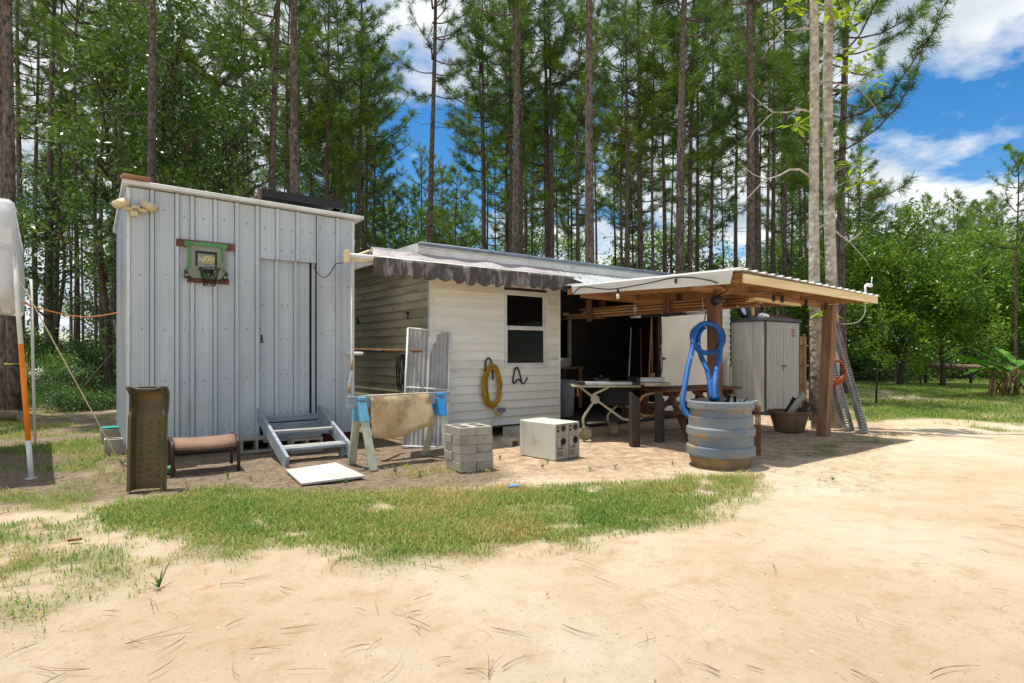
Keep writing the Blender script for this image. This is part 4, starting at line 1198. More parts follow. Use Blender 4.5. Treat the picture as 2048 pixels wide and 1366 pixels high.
for i in range(6):
    v = i/5; row = []
    for j in range(NV+1):
        u = j/NV; x = -1.11 + (X1+.02+1.11)*u
        ph = x/.215*math.pi
        drop = .195 + .055*abs(math.sin(ph))**.7 + .015*math.sin(x*3.1)
        row.append((x + .01*math.sin(x*40)*v, BY-.04 - .03*math.sin(x*9+v*2)*v - .014*math.sin(x*29+1)*v, BZ+.015 - drop*v))
    g.append(row)
mb = MB(); mb.sheet(g, thick=.003); mb.build('valance', M['valance'], aw, smooth=True)
mb = MB(); mb.box((X0-.035, BY-.05, BZ-.09), (X0+.01, BY+.05, BZ+.06)); mb.bar((X0+.02, BY+.05, BZ-.035), (-.95, -.05, 2.60), .05, .035); mb.bar((X1-.02, BY+.05, BZ-.03), (X1-.1, -.04, 2.56), .05, .035); mb.bar((X0+.02, BY+.02, BZ-.04), (X0+.42, BY+.04, BZ-.03), .05, .05); mb.build('arm', M['beige_plastic'], aw, bevel=.005)
cr = thing('awning_crank', 'thin white hand crank with tan grips hanging from the awning end', 'crank', camp_pt(X0+.05, BY, 0), A37)
pts = [(0,0,2.38),(0,0,1.05),(-.03,0,.92),(-.035,0,.70)]
MB().tube(pts, .011, 8).build('rod', M['white_pipe'], cr, smooth=True)
for (a, b, x) in ((1.17,1.05,0),(.88,.78,-.034)): MB().tube([(x,0,a),(x,0,b)], .016, 8).build('grip', M['saw_handle'], cr, smooth=True)
# ------------------------------------------------------------------ carport
K = Vector((2.6, 7.0, 0.0))
def kp(x, y, z): return K + rotz((x, y, z), A37)
cp = thing('carport', 'timber carport with a white metal fascia and corrugated roof', 'carport', K, A37)
CW = 3.42
def post(x, y, top, w=.135, parent=cp, mat='wood_post', skew=(0,0)):
    mb = MB(); P = []
    for (i, j) in ((-1,-1),(1,-1),(1,1),(-1,1)): P += [(i*w/2, j*w/2, -.05), (i*w/2+skew[0], j*w/2+skew[1], top)]
    mb.add(P, [(0,2,3,1),(2,4,5,3),(4,6,7,5),(6,0,1,7),(1,3,5,7),(0,6,4,2)])
    return mb.build('post', M[mat], parent, (x, y, 0), bevel=.006)
post(.46, .62, 2.06, .14, mat='wood_brown'); post(3.12, .54, 2.0, .15, skew=(.10, -.06))
def zr(x, y): return 2.20 - .03*x + .03*y
# corrugated roof
xs = []
x = -.04
while x < CW+.02:
    xs += [(x, 0), (x+.07, 0), (x+.085, .026), (x+.115, .026), (x+.13, 0)]; x += .19
xs = sorted(set(xs))
mb = MB(); mb.sheet([[(x, y, zr(x, y)+.012+h) for x, h in xs] for y in (-.10, 1.5, 3.0)], thick=.003); mb.build('roof_sheet', M['roof_metal'], cp)
mb = MB(); mb.sheet([[(x*.72+.2, y, z+h) for x, h in xs] for (y, z) in ((2.7, 2.33), (3.62, 2.66))], thick=.003); mb.build('roof_sheet', M['roof_metal'], cp)
# fascias
mb = MB(); mb.bar((.02, -.06, 2.12), (CW+.10, -.06, 2.055), .03, .105); mb.build('front_fascia', M['fascia_cream'], cp, bevel=.004)
mb = MB(); mb.sheet([[(-.06, -.12, 2.235), (-.06, 2.72, 2.285)], [(-.09, -.0, 2.215), (-.09, 2.72, 2.265)], [(-.06, .06, 2.06), (-.06, 2.72, 2.145)]], thick=.004)
mb.bar((-.052, -.02, 2.225), (-.052, 2.72, 2.275), .05, .012); mb.build('side_fascia', M['fascia_white'], cp)
def beam(a, b, w, h, mat='wood_new', name='beam'): return MB().bar(a, b, w, h).build(name, M[mat], cp)
beam((.0, .62, 2.105), (CW, .62, 2.04), .06, .14); beam((.0, 2.6, 2.16), (CW, 2.6, 2.10), .05, .14)
for x in (.06, .62, 1.25, 1.9, 2.55, 3.2): beam((x, .0, 2.145-.03*x), (x, 2.95, 2.215-.03*x), .04, .09, name='rafter')
beam((.02, .05, 2.10), (.5, .05, 2.10), .09, .03)
MB().bar((.9, .45, 1.98), (2.2, .45, 1.95), .09, .035).build('light_batten', M['fascia_cream'], cp)
pts = [(1.6,.9,2.02),(2.1,1.1,2.03),(2.6,1.4,2.0),(3.1,1.7,1.92)]
MB().tube(smooth_path(pts, 4), .03, 6).build('conduit', M['fascia_cream'], cp, smooth=True)
for (y, x) in ((1.563, .98), (3.13, .98)):
    MB().box((x-.02, y-.05, 1.83), (x+.02, y+.05, 2.13)).build('hanger', M['wood_brown'], cp, bevel=.003)
    MB().box((.66, y-.05, 1.78), (.70, y+.05, 2.13)).build('hanger', M['wood_brown'], cp, bevel=.003)
    MB().box((.70, y-.02, 1.83), (.96, y+.02, 1.853)).build('hanger_rail', M['wood_brown'], cp)
# stored lumber: separate boards
rd = random.Random(8)
k = 0
for lev in range(4):
    for j in range(3):
        L = rd.uniform(3.1, 3.9) if lev < 2 else rd.uniform(2.2, 3.4)
        y0 = rd.uniform(.25, .5) if lev < 2 else rd.uniform(.3, .7)
        o = MB().box((0, -.034, -.014), (L, .034, .014)).build('stored_board', M['lumber'], None, kp(.775+j*.078, y0, 1.868+lev*.040 + (.001*j)), A37+math.pi/2+rd.uniform(-.008, .008), bevel=.002)
        tag(o, 'long brown board stored on the hangers under the carport roof', 'board', 'boards stored under the carport roof')
# hanging pipe and hook
pipe = thing('hanging_pipe', 'black and silver pipe slung level under the carport boards', 'pipe', kp(.6, .80, 1.80), A37+math.pi/2)
MB().tube([(0,0,0),(.35,0,0)], .020, 10).build('pipe_end', M['alu'], pipe, smooth=True)
MB().tube([(.35,0,0),(1.15,0,.0)], .022, 10).build('sleeve', M['black'], pipe, smooth=True)
MB().tube([(1.15,0,0),(1.36,0,0)], .020, 10).build('pipe_end', M['alu'], pipe, smooth=True)
mb = MB(); mb.tube([(1.28,0,.02),(1.28,0,.30)], .008, 6); mb.tube([(.10,0,.02),(.10,0,.27)], .006, 6); mb.tube([(1.28+.03*math.cos(t),.0,.12+.03*math.sin(t)) for t in np.linspace(0,6.28,12)[:-1]], .008, 5, closed=True); mb.build('chain', M['alu'], pipe, smooth=True)
# string light
sl = thing('string_light', 'black festoon cable with bulbs draped along the white carport fascia', 'string light', K, A37)
pth = smooth_path([(-.12,2.66,2.14),(-.12,2.45,2.23),(-.12,1.9,2.15),(-.12,1.25,2.17),(-.12,.75,2.20),(-.12,.3,2.12),(.1,.2,2.02),(.40,.5,2.0)], 6)
MB().tube(pth, .008, 6).build('cable', M['black'], sl, smooth=True)
for (y, z) in ((1.75,2.145),(.78,2.19)):
    MB().lathe([(.012,0),(.016,-.01),(.016,-.06),(.010,-.065)], 10, M=Matrix.Translation((-.12,y,z))).build('socket', M['black'], sl, smooth=True)
MB().lathe([(.010,-.065),(.022,-.085),(.026,-.11),(.018,-.135),(.004,-.145)], 12, M=Matrix.Translation((-.12,1.75,2.145))).build('bulb', M['lens'], sl, smooth=True)
for x in (.95,1.15,1.75,2.3): MB().lathe([(.014,0),(.022,-.02),(.026,-.07),(.012,-.09)], 10, M=Matrix.Translation((x,.1,2.03-.03*x))).build('socket', M['black'], sl, smooth=True)
MB().tube(smooth_path([(.4,.15,2.0),(.95,.1,2.04),(1.15,.1,2.02),(1.5,.1,1.97),(1.75,.1,1.99),(2.3,.1,1.97),(2.9,.2,1.94)], 5), .006, 5).build('cable', M['black'], sl, smooth=True)
# spotlight on the post
sp_ = thing('spotlight', 'dark spotlight with three round lenses clamped on the brown carport post', 'spotlight', kp(.36, .52, 1.93), A37)
mb = MB(); mb.lathe([(.03,.07),(.055,.05),(.06,-.03),(.062,-.06),(.055,-.062)], 16, M=Matrix.Rotation(math.pi/2-.15, 4, 'X') @ Matrix.Rotation(-.5, 4, 'Y')); mb.tube([(0,.03,-.02),(.05,.06,-.07)], .016, 6); h_ = mb.build('housing', M['black'], sp_, smooth=True, auto=40)
Mx = Matrix.Rotation(math.pi/2-.15, 4, 'X') @ Matrix.Rotation(-.5, 4, 'Y')
for (a, b) in ((-.022,-.018),(.022,-.018),(0,.024)): MB().lathe([(.019,-.06),(.019,-.066),(.010,-.07)], 12, M=Mx @ Matrix.Translation((a, b, 0))).build('lens', M['lens'], sp_, smooth=True)
# security camera on the roof end
sc = thing('security_camera', 'white bullet security camera with an aerial at the end of the carport roof', 'camera', kp(3.28, .0, 2.13), A37)
MB().tube([(0,0,.03),(0,0,.14)], .016, 8).build('stem', M['cam_white'], sc, smooth=True)
mb = MB(); mb.lathe([(.018,0),(.026,.01),(.028,.14),(.022,.145)], 12, M=Matrix.Translation((.0,-.02,.14)) @ Matrix.Rotation(math.pi/2, 4, 'Y')); mb.tube([(0,0,.13),(.02,-.02,.14)], .014, 8); mb.build('body', M['cam_white'], sc, smooth=True, auto=40)
MB().tube([(.15,-.02,.15),(.175,-.02,.27)], .007, 6).build('aerial', M['cam_white'], sc, smooth=True)
MB().lathe([(.024,.145),(.024,.152)], 12, M=Matrix.Translation((.0,-.02,.14)) @ Matrix.Rotation(math.pi/2, 4, 'Y')).build('lens', M['black'], sc)
pts = smooth_path([kp(3.26,-.0,2.06), kp(3.30,.02,1.85), kp(3.22,.1,1.72), kp(3.14,.3,1.70)], 5)
tag(MB().tube(pts, .008, 6).build('cable', M['white_pipe'], None, smooth=True), 'white cable looping down from the security camera to the carport post', 'cable')

# dark timber post and plank shelf behind the cabinet
o = MB().box((-.07,-.07,-.05),(.07,.07,2.05)).build('timber_post', M['wood_dark'], None, (5.72, 11.5, 0), A37, bevel=.006); tag(o, 'dark weathered timber post beside the plastic storage cabinet', 'post')
o = thing('plank_shelf', 'rough plank shelf unit standing behind the storage cabinet', 'shelf', (6.46, 13.42, 0), A37)
for z_ in (.5, .98, 1.42): MB().box((0,0,z_),(.9,.4,z_+.03)).build('shelf_board', M['wood_new'], o)
for x_ in (0, .87): MB().box((x_,0,0),(x_+.03,.04,1.7)).build('upright', M['wood_new'], o)
MB().box((.03,.4,.05),(.87,.42,1.65)).build('back_panel', M['wood_new'], o)

# ------------------------------------------------------------------ storage cabinet
E = Vector((5.20, 12.45, 0))
cab = thing('storage_cabinet', 'grey plastic storage cabinet with padlocked double doors and dark trim', 'cabinet', E, A37)
CWd, CD, CHt = 1.38, .84, 1.93
mb = MB(); mb.box((0,0,.0),(CWd,CD,.06)); mb.build('base', M['cab_frame'], cab, bevel=.006)
mb = MB(); mb.box((-.03,-.03,CHt),(CWd+.03,CD+.03,CHt+.05)); mb.box((-.015,-.015,CHt+.05),(CWd+.015,CD+.015,CHt+.075)); mb.build('roof', M['cab_frame'], cab, bevel=.01)
for k_ in range(3):
    y0 = .035 + k_*(CD-.07)/3
    MB().box((.006,y0+.002,.06),(.03,y0+(CD-.07)/3-.004,CHt)).build('side_board', M['cab_panel'], cab, bevel=.003)
MB().box((.012,.03,.06),(.02,CD-.03,CHt)).build('side_backing', M['cab_frame'], cab)
for (x_, y_) in ((0,0),(0,CD-.035),(CWd-.035,0),(CWd-.035,CD-.035)): MB().box((x_,y_,.06),(x_+.035,y_+.035,CHt)).build('corner_post', M['cab_frame'], cab, bevel=.004)
MB().box((CWd-.03,.036,.06),(CWd-.008,CD-.036,CHt)).build('side_panel', M['cab_panel'], cab)
MB().box((.036,CD-.03,.06),(CWd-.036,CD-.01,CHt)).build('back_panel', M['cab_panel'], cab)
dw = (CWd-.09)/2
for d_ in range(2):
    dx = .042 + d_*(dw+.006)
    mb = MB(); mb.box((dx, .012, .075), (dx+dw, .03, CHt-.012)); dr = mb.build('door', M['cab_frame'], cab)
    nb = 5
    for b_ in range(nb):
        bx = dx + b_*dw/nb
        MB().box((bx+.003, .004, .075), (bx+dw/nb-.003, .012, CHt-.012)).build('door_board', M['cab_door'], dr)
mb = MB(); mb.box((.042+dw-.05,-.012,.98),(.042+dw+.10,.003,1.01)); mb.build('handle', M['black'], cab)
mb = MB(); mb.tube([(.042+dw+.0,-.02,.985),(.042+dw,-.02,.955)], .006, 5); mb.box((.042+dw-.02,-.03,.91),(.042+dw+.02,-.012,.955)); mb.build('padlock', M['alu'], cab)
# square sticker on the door
st = MB().box((0,-.001,0),(.15,.003,.17)).build('sticker', M['sticker_red'], cab, (1.02,.0005,1.62)); tag(st, 'small square red sticker with a dark blue cross')
mb = MB(); mb.bar((.008,-.003,.01),(.142,-.003,.16),.002,.040,up=(-.16,0,.14)); mb.build('cross', M['sticker_white'], st)
mb = MB(); mb.bar((.142,-.0032,.01),(.008,-.0032,.16),.002,.040,up=(.16,0,.14)); mb.build('cross', M['sticker_white'], st)
mb = MB(); mb.bar((.008,-.005,.01),(.142,-.005,.16),.002,.026,up=(-.16,0,.14)); mb.build('cross', M['sticker_blue'], st)
mb = MB(); mb.bar((.142,-.0054,.01),(.008,-.0054,.16),.002,.026,up=(.16,0,.14)); mb.build('cross', M['sticker_blue'], st)
mb = MB()
for (a, b) in ((.075,.085),(.045,.052),(.105,.052),(.045,.118),(.105,.118)): mb.lathe([(.008,0),(.008,.002)], 5, M=Matrix.Translation((a,-.006,b)) @ Matrix.Rotation(math.pi/2, 4, 'X'))
mb.build('star', M['sticker_white'], st)
def cabp(x, y, z): return E + rotz((x, y, z), A37)
# things on the cabinet
wh = thing('spare_wheel', 'small spoked wheel with a black tyre lying against the wall on the cabinet', 'wheel', cabp(.12,.60,CHt+.075), A37)
Mw = Matrix.Translation((0,0,.17)) @ Matrix.Rotation(math.pi/2-.35, 4, 'X') 
MB().lathe([(.11,-.04),(.155,-.045),(.17,-.02),(.17,.02),(.155,.045),(.11,.04)], 24, M=Mw, cap0=False, cap1=False).build('tyre', M['black_matte'], wh, smooth=True)
MB().lathe([(.02,-.03),(.10,-.012),(.115,-.035),(.115,.035),(.10,.012),(.02,.03)], 24, M=Mw).build('rim', M['alu'], wh, smooth=True)
o = thing('white_bag', 'crumpled white plastic bag on top of the storage cabinet', 'bag', cabp(.25,.22,CHt+.075), A37)
rd = random.Random(4)
def crumple(mb, c, r, n=9, m=12, amp=.3, sq=.6, mat=0):
    g = []
    for i in range(n+1):
        th = math.pi*i/n; row = []
        for j in range(m+1):
            ph = 2*math.pi*(j % m)/m
            q = r*(1 + amp*(math.sin(ph*3+th*4)*.5 + math.sin(ph*5-th*3)*.3))
            row.append(Vector(c) + Vector((q*math.sin(th)*math.cos(ph), q*math.sin(th)*math.sin(ph), q*math.cos(th)*sq)))
        g.append(row)
    mb.sheet(g, mat=mat)
mb = MB(); crumple(mb, (0,0,.045), .09); crumple(mb, (.16,.03,.04), .08); mb.build('bag_body', M['sticker_white'], o)
o = MB().box((0,0,0),(.55,.12,.05)).build('brick_row', M['brick_red'], None, cabp(.62,.1,CHt+.076), A37, bevel=.004) if False else None
for i in range(3):
    o = MB().box((0,0,0),(.19,.09,.057)).build('brick', M['brick_red'], None, cabp(.62+i*.2,.15,CHt+.0755), A37, bevel=.004); tag(o, 'red brick lying in a row on the storage cabinet roof', 'brick', 'bricks on the cabinet roof')
# ------------------------------------------------------------------ things in front of the shed
# plastic slide standing on end
sl_ = thing('plastic_slide', 'mossy brown plastic slide standing on end before the metal shed', 'slide', (-3.36, 5.60, 0), math.radians(14))
Hs, Ws = .95, .31
g = []
for i in range(25):
    t = i/24; z = Hs*t
    back = .03 + (0 if t < .72 else .05*math.sin(min((t-.72)/.12, 1)*1.57)) + (.0 if t < .92 else -.10*((t-.92)/.08)**1.5) + .05*t
    row = []
    flare = 1 + (.05*max(0, t-.9)/.1)
    for (x, d) in ((-.5,-.085),(-.505,-.02),(-.46,-.005),(-.455,-.09),(-.42,-.10),(-.40,.0),(-.34,.02),(-.17,.022),(0,.022),(.17,.022),(.34,.02),(.40,.0),(.42,-.10),(.455,-.09),(.46,-.005),(.505,-.02),(.5,-.085)):
        row.append((x*Ws*flare, back + (d if abs(x) > .38 else d), z))
    g.append(row)
mb = MB(); mb.sheet(g, thick=-.006); mb.build('chute', M['slide'], sl_, smooth=True, auto=50)
mb = MB()
for s in (-1, 1):
    mb.tube([(s*.455*Ws, -.055+.05*t+.03 - (.10*max(0,(t-.92)/.08)**1.5), Hs*t) for t in np.linspace(0, 1, 14)], .016, 8)
mb.tube([(-.46*Ws, -.02+.0, Hs-.005), (-.2*Ws, .0, Hs-.03), (.2*Ws, .0, Hs-.03), (.46*Ws, -.02, Hs-.005)], .014, 8)
mb.build('rail', M['slide_dark'], sl_, smooth=True)
dim = MB().lathe([(.013,0),(.011,.007),(.005,.011)], 8, M=Matrix.Rotation(math.pi/2, 4, 'X')).mesh('dimple', M['slide'], smooth=True)
for c, x in enumerate((-.075, 0.0, .075)):
    for r in range(10):
        z = .10 + r*.055 + (0, .02, .008)[c]
        inst('dimple', dim, sl_, (x, .03+.05*z/Hs+.022-.001, z))
# footstool
fs = thing('patio_footstool', 'low brown sling footstool with dark tube legs before the metal shed', 'footstool', (-3.45, 6.18, 0), math.radians(33))
FWd, FD, FH = .62, .52, .34
for x in (0, FWd):
    pts = smooth_path([(x, .02, 0), (x, .02, FH-.09), (x, .055, FH-.015), (x, .13, FH), (x, FD-.13, FH+.01), (x, FD-.055, FH-.01), (x, FD-.02, FH-.09), (x, FD-.02, 0)], 4)
    MB().tube(pts, .019, 8).build('leg_frame', M['brown_metal'], fs, smooth=True)
mb = MB(); mb.tube([(0,.03,FH-.10),(FWd,.03,FH-.10)], .014, 8); mb.tube([(0,FD-.03,FH-.10),(FWd,FD-.03,FH-.10)], .014, 8); mb.build('stretcher', M['brown_metal'], fs, smooth=True)
g = []
for i in range(13):
    t = i/12; y = .015 + (FD-.03)*t
    z = FH-.075 + .10*math.sin(math.pi*t)**.45
    g.append([(x, y, z-.012*math.sin(math.pi*x/FWd)) for x in np.linspace(.015, FWd-.015, 7)])
mb = MB(); mb.sheet(g, thick=.006); mb.build('seat', M['sling'], fs, smooth=True)
o = thing('toy_ball', 'small green toy ball half hidden beside the slide', 'ball', (-3.52, 6.25, .05))
MB().lathe([(.055*math.sin(t), -.055*math.cos(t)) for t in np.linspace(.01, 3.13, 12)], 18).build('shell', M['ball_green'], o, smooth=True)
MB().lathe([(.0555,-.006),(.0560,0),(.0555,.006)], 18, M=Matrix.Rotation(.6,4,'X'), cap0=False, cap1=False).build('seam', M['black_matte'], o, smooth=True)

# wooden steps
ST = shed_pt(1.42, 0, 0)
st_ = thing('wooden_steps', 'weathered grey blue wooden steps up to the metal shed door', 'steps', ST, A35)
SL = 1.42; RW = .78
for x in (0, RW):
    mb = MB(); a, b = Vector((x,-.03,.47)), Vector((x,-SL,.03))
    mb.bar(a, b, .038, .17, up=(0,0,1)); mb.build('stringer', M['wood_slate'], st_, bevel=.004)
for (y, z, m) in ((-.60,.30,'wood_grey'), (-1.0,.155,'wood_grey'), (-1.14,.150,'wood_slate')):
    MB().box((.02, y-.10 if m == 'wood_grey' else y-.035, z-.02), (RW-.02, y+.06 if m == 'wood_grey' else y+.03, z+.015)).build('tread', M[m], st_, bevel=.004)
MB().box((.02,-.06,.36),(RW-.02,-.03,.44)).build('riser', M['wood_slate'], st_, bevel=.003)
MB().box((.02,-.22,.12),(RW-.02,-.19,.36)).build('riser', M['wood_slate'], st_, bevel=.003)
for x in (.045, RW-.045): MB().box((x-.02,-1.12,0),(x+.02,-1.03,.13)).build('tread_support', M['wood_slate'], st_)
# white board lying before the steps
bo = thing('white_board', 'pale painted board lying flat on the soil below the steps', 'board', (0,0,0)); bo.location = ((-2.385-1.476)/2, (6.41+6.1)/2, .0)
c = Vector(bo.location)
cs = [spot(572,945), spot(672,930), spot(730,957), spot(603,973)]
P = [Vector((p.x, p.y, 0))-c for p in cs]
mb = MB(); mb.add([p+Vector((0,0,.012)) for p in P]+[p+Vector((0,0,.03)) for p in P], [(3,2,1,0),(4,5,6,7)]+[(i,(i+1)%4,4+(i+1)%4,4+i) for i in range(4)]); mb.build('face', M['board_white'], bo)
mb = MB(); mb.bar(P[0].lerp(P[3],.5)*.9+Vector((0,0,.006)), P[1].lerp(P[2],.5)*.9+Vector((0,0,.006)), .06, .012); mb.build('batten', M['wood_grey'], bo)

# ------------------------------------------------------------------ concrete blocks
def block_mesh(h, name='concrete_block'):
    """two-cell hollow block, 0.39 long, 0.19 wide, cells open through the height"""
    L, W, t, web = .393, .193, .034, .03
    xs = [0, t, L/2-web/2, L/2+web/2, L-t, L]; ys = [0, t, W-t, W]
    V, Fc = [], []
    def vid(i, j, k): return (k*len(ys)+j)*len(xs)+i
    for k in (0, h):
        for y in ys:
            for x in xs: V.append((x-L/2, y-W/2, k))
    hole = {(1,1),(3,1)}
    for i in range(5):
        for j in range(3):
            if (i, j) in hole: continue
            Fc.append((vid(i,j,1),vid(i+1,j,1),vid(i+1,j+1,1),vid(i,j+1,1))); Fc.append((vid(i,j+1,0),vid(i+1,j+1,0),vid(i+1,j,0),vid(i,j,0)))
    for i in range(5):
        Fc.append((vid(i,0,0),vid(i+1,0,0),vid(i+1,0,1),vid(i,0,1))); Fc.append((vid(i+1,3,0),vid(i,3,0),vid(i,3,1),vid(i+1,3,1)))
    for j in range(3):
        Fc.append((vid(0,j+1,0),vid(0,j,0),vid(0,j,1),vid(0,j+1,1))); Fc.append((vid(5,j,0),vid(5,j+1,0),vid(5,j+1,1),vid(5,j,1)))
    for (i, j) in hole:
        for (a, b) in (((i,j),(i+1,j)),((i+1,j),(i+1,j+1)),((i+1,j+1),(i,j+1)),((i,j+1),(i,j))):
            Fc.append((vid(*b,0),vid(*a,0),vid(*a,1),vid(*b,1)))
    mb = MB(); mb.add(V, Fc)
    return mb.mesh(name, M['concrete'], bevel=.004)
B4, B8 = block_mesh(.092), block_mesh(.19)
def block(me, loc, rz, label, group=None, rot=None):
    o = inst('concrete_block', me, None, loc, rz, rot); return tag(o, label, 'concrete block', group)
SC = Vector((-.545, 6.40, 0)); SA = math.radians(29)     # near corner of the stack; local x along the wider face
def sp3(x, y, z): return SC + rotz((x, y, z), SA)
hB = .0935
for lev, lay in enumerate(([(.10,.20,1),(.30,.20,1)], [(.20,.10,0),(.20,.31,0)], [(.105,.195,1),(.31,.215,1)], [(.198,.098,0),(.19,.305,0)], [(.095,.20,1),(.295,.20,1)])):
    word = ('bottom', 'second', 'middle', 'fourth', 'top')[lev]
    for (x, y, t) in lay:
        block(B4, sp3(x+random.uniform(-.006,.006), y+.005*lev, lev*hB), SA + (math.pi/2 if t else 0) + random.uniform(-.02,.02),
              'thin hollow concrete block in the %s course of the block stack' % word, 'blocks of the %s course of the stack' % word)
p = spot(1018, 889); block(B8, (p.x, p.y+.1, 0), math.radians(52), 'hollow concrete block lying on its side below the sided building wall', None, rot=(math.pi/2, 0, math.radians(52)))
block(B8, (p.x+.12, p.y+.48, 0), math.radians(37), 'upright concrete block propping the sided building wall corner')
block(B8, camp_pt(.5,.15,0)+Vector((0,0,-.06)), A37, 'sunken concrete block under the sided building near the extension cord')
def blk_side(loc, rz, label): block(B8, loc, 0, label, None, rot=(math.pi/2, 0, rz))
blk_side(shed_pt(1.36,-.05,0.0)+Vector((0,0,.096)), A35, 'hollow concrete block under the metal shed beside the steps')
blk_side(shed_pt(1.88,-.42,0)+Vector((0,0,.096)), A35, 'hollow concrete block standing under the wooden steps')
block(B8, shed_pt(-.05,2.0,0), A35+.1, 'concrete block under the rear side of the metal shed')
block(B8, shed_pt(-.03,.75,0), A35, 'mossy concrete block under the side wall of the metal shed')
o = MB().box((-.15,-.1,0),(.15,.1,.025)).build('teal_lid', M['teal'], None, shed_pt(-.08,2.0,.192), A35, bevel=.006); tag(o, 'teal plastic lid on the concrete block beside the shed', 'lid')
for i in range(6):
    o = MB().box((-.1,-.048,0),(.1,.048,.057)).build('brick', M['brick_red'], None, shed_pt(2.42+.21*(i % 2), .10, .0+.058*(i//2)), A35+random.uniform(-.05,.05), bevel=.004); tag(o, 'dark red brick in the pile under the shed corner', 'brick', 'bricks under the shed corner')

# ------------------------------------------------------------------ sawhorse with draped sheet
SHa = math.radians(41)
sh = thing('sawhorse', 'wooden sawhorse with blue plastic leg brackets', 'sawhorse', (-1.74, 6.62, 0), SHa)
LL = 1.30; TZ = .79
MB().box((-.06,-.019,TZ-.135),(LL-.02,.019,TZ)).build('top_beam', M['wood_slate'], sh, bevel=.003)
for (x, bm_) in ((.09,'blue_faded'),(LL-.17,'blue_bracket')):
    for s in (-1, 1):
        a, b = Vector((x, s*.045, TZ-.10)), Vector((x + (.03 if x < .5 else -.03), s*.26, 0))
        d = (b-a).normalized()
        MB().bar(a, b, .036, .086, up=(1,0,0)).build('leg', M['wood_leg'], sh, bevel=.003)
        MB().bar(a-d*.03, a+d*.19, .052, .10, up=(1,0,0)).build('bracket', M[bm_], sh, bevel=.006)
    MB().box((x-.04,-.055,TZ-.05),(x+.05,.055,TZ-.01)).build('bracket', M[bm_], sh, bevel=.006)
g = []
for i in range(17):
    t = i/16; row = []
    for j in range(21):
        u = j/20; x = .19 + .80*u
        if t < .42: s_ = -(.42-t)/.42; y = .035*s_/-1*-1 if False else -.03 - .0*s_; 
        # profile over the beam: hangs on both sides
        q = t*2-1
        side = -1 if q < 0 else 1
        dd = abs(q)
        y = side*(.022 + .11*max(0, dd-.06)) if dd > .06 else .022*q/.06
        dropF = .46 - .03*u + .04*math.sin(u*5) if side < 0 else .34
        z = TZ + .006 - max(0, dd-.06)/.94*dropF
        row.append((x + .01*math.sin(dd*6+u*3), y + .008*math.sin(u*9+dd*4)*dd, z))
    g.append(row)
mb = MB(); mb.sheet(g, thick=.004)
o = mb.build('stained_sheet', M['tarp'], None, sh.location, SHa, smooth=True); tag(o, 'stiff tan sheet with brown stains draped over the sawhorse', 'sheet')

# leaning framed metal panel
LP = thing('framed_panel', 'grey ribbed metal panel in a tube frame leaning on the building corner', 'panel', (-1.46, 8.10, 0), math.radians(18))
LP.rotation_euler = (math.radians(-13), math.radians(4.5), math.radians(18))
PW, PHt = .60, 1.66
mb = MB()
for a, b in (((0,0,0),(0,0,PHt)),((PW,0,0),(PW,0,PHt)),((0,0,PHt),(PW,0,PHt)),((0,0,.02),(PW,0,.02)),((0,0,.82),(PW,0,.82))): mb.tube([a, b], .014, 8)
mb.build('frame', M['white_trim'], LP, smooth=True)
xs = [(x, (0, 0, .022, .022)[i % 4]) for i, x in enumerate(np.linspace(.0, PW, 41))]
mb = MB(); mb.sheet([[(x, .016+h, z) for x, h in xs] for z in (.02, .82, PHt-.01)], thick=.002); mb.build('sheet', M['grey_sheet'], LP)
MB().box((PW*.49,-.006,.06),(PW*.53,.004,PHt-.1)).build('strap_or_sun_strip', M['white_trim'], LP)  # white strip modelled in place of a line of sunlight down the panel

# pipes lying between shed and building
p1, p2 = camp_pt(-.35, .35, 1.13), camp_pt(-1.35, 2.6, 1.13)
o = MB().tube([at(842,702,8.3), at(690,699,9.9)], .02, 10).build('rusty_pipe', M['rust_pipe'], None, smooth=True); tag(o, 'rusty pipe stored between the shed and the sided building', 'pipe')
o = MB().tube([at(724,707,7.95), at(650,705,9.6)], .022, 10).build('plastic_pipe', M['white_pipe'], None, smooth=True); tag(o, 'white plastic pipe end sticking out beside the shed corner', 'pipe')
for i, (px, yy) in enumerate(((770,9.0),(735,9.6))):
    o = MB().tube([at(px,702,yy), at(px,702,yy)+Vector((-.10,.0,0)), at(px,702,yy)+Vector((-.35,.10,-.0))], .012, 6).build('bracket', M['black'], None, smooth=True); o.name = 'pipe_bracket'; tag(o, 'black wall bracket holding the stored pipes beside the shed', 'bracket', 'pipe brackets')
o = thing('cable_bundle', 'black cables hanging in loops on the shaded side wall', 'cable', at(803,706,8.9))
rd = random.Random(9)
for k in range(7):
    dx = rd.uniform(-.06,.06); L = rd.uniform(.45,.75); wv = rd.uniform(.03,.09)
    pts = smooth_path([(dx,0,0),(dx-wv,-.02,-L*.3),(dx-.01,-.02,-L),(dx+wv*.6,-.02,-L*.5),(dx+.02,0,-.02)], 4)
    MB().tube(pts, .006, 5).build('cable_loop', M['black'], o, smooth=True)
for (px, py) in ((717,642),(818,631)):
    o = thing('cord_knot', 'small dark knot of cord hooked on the shaded side wall', 'cord', at(px,py, 10.3 if px < 760 else 9.1), 0, 'cord knots on the side wall')
    mb = MB()
    for k in range(4): mb.tube([(.03*math.cos(t*2+k)+.012*k-.02, -.02, .05*math.sin(t+k)) for t in np.linspace(0, 4, 10)], .006, 4)
    mb.build('loop', M['black'], o, smooth=True)

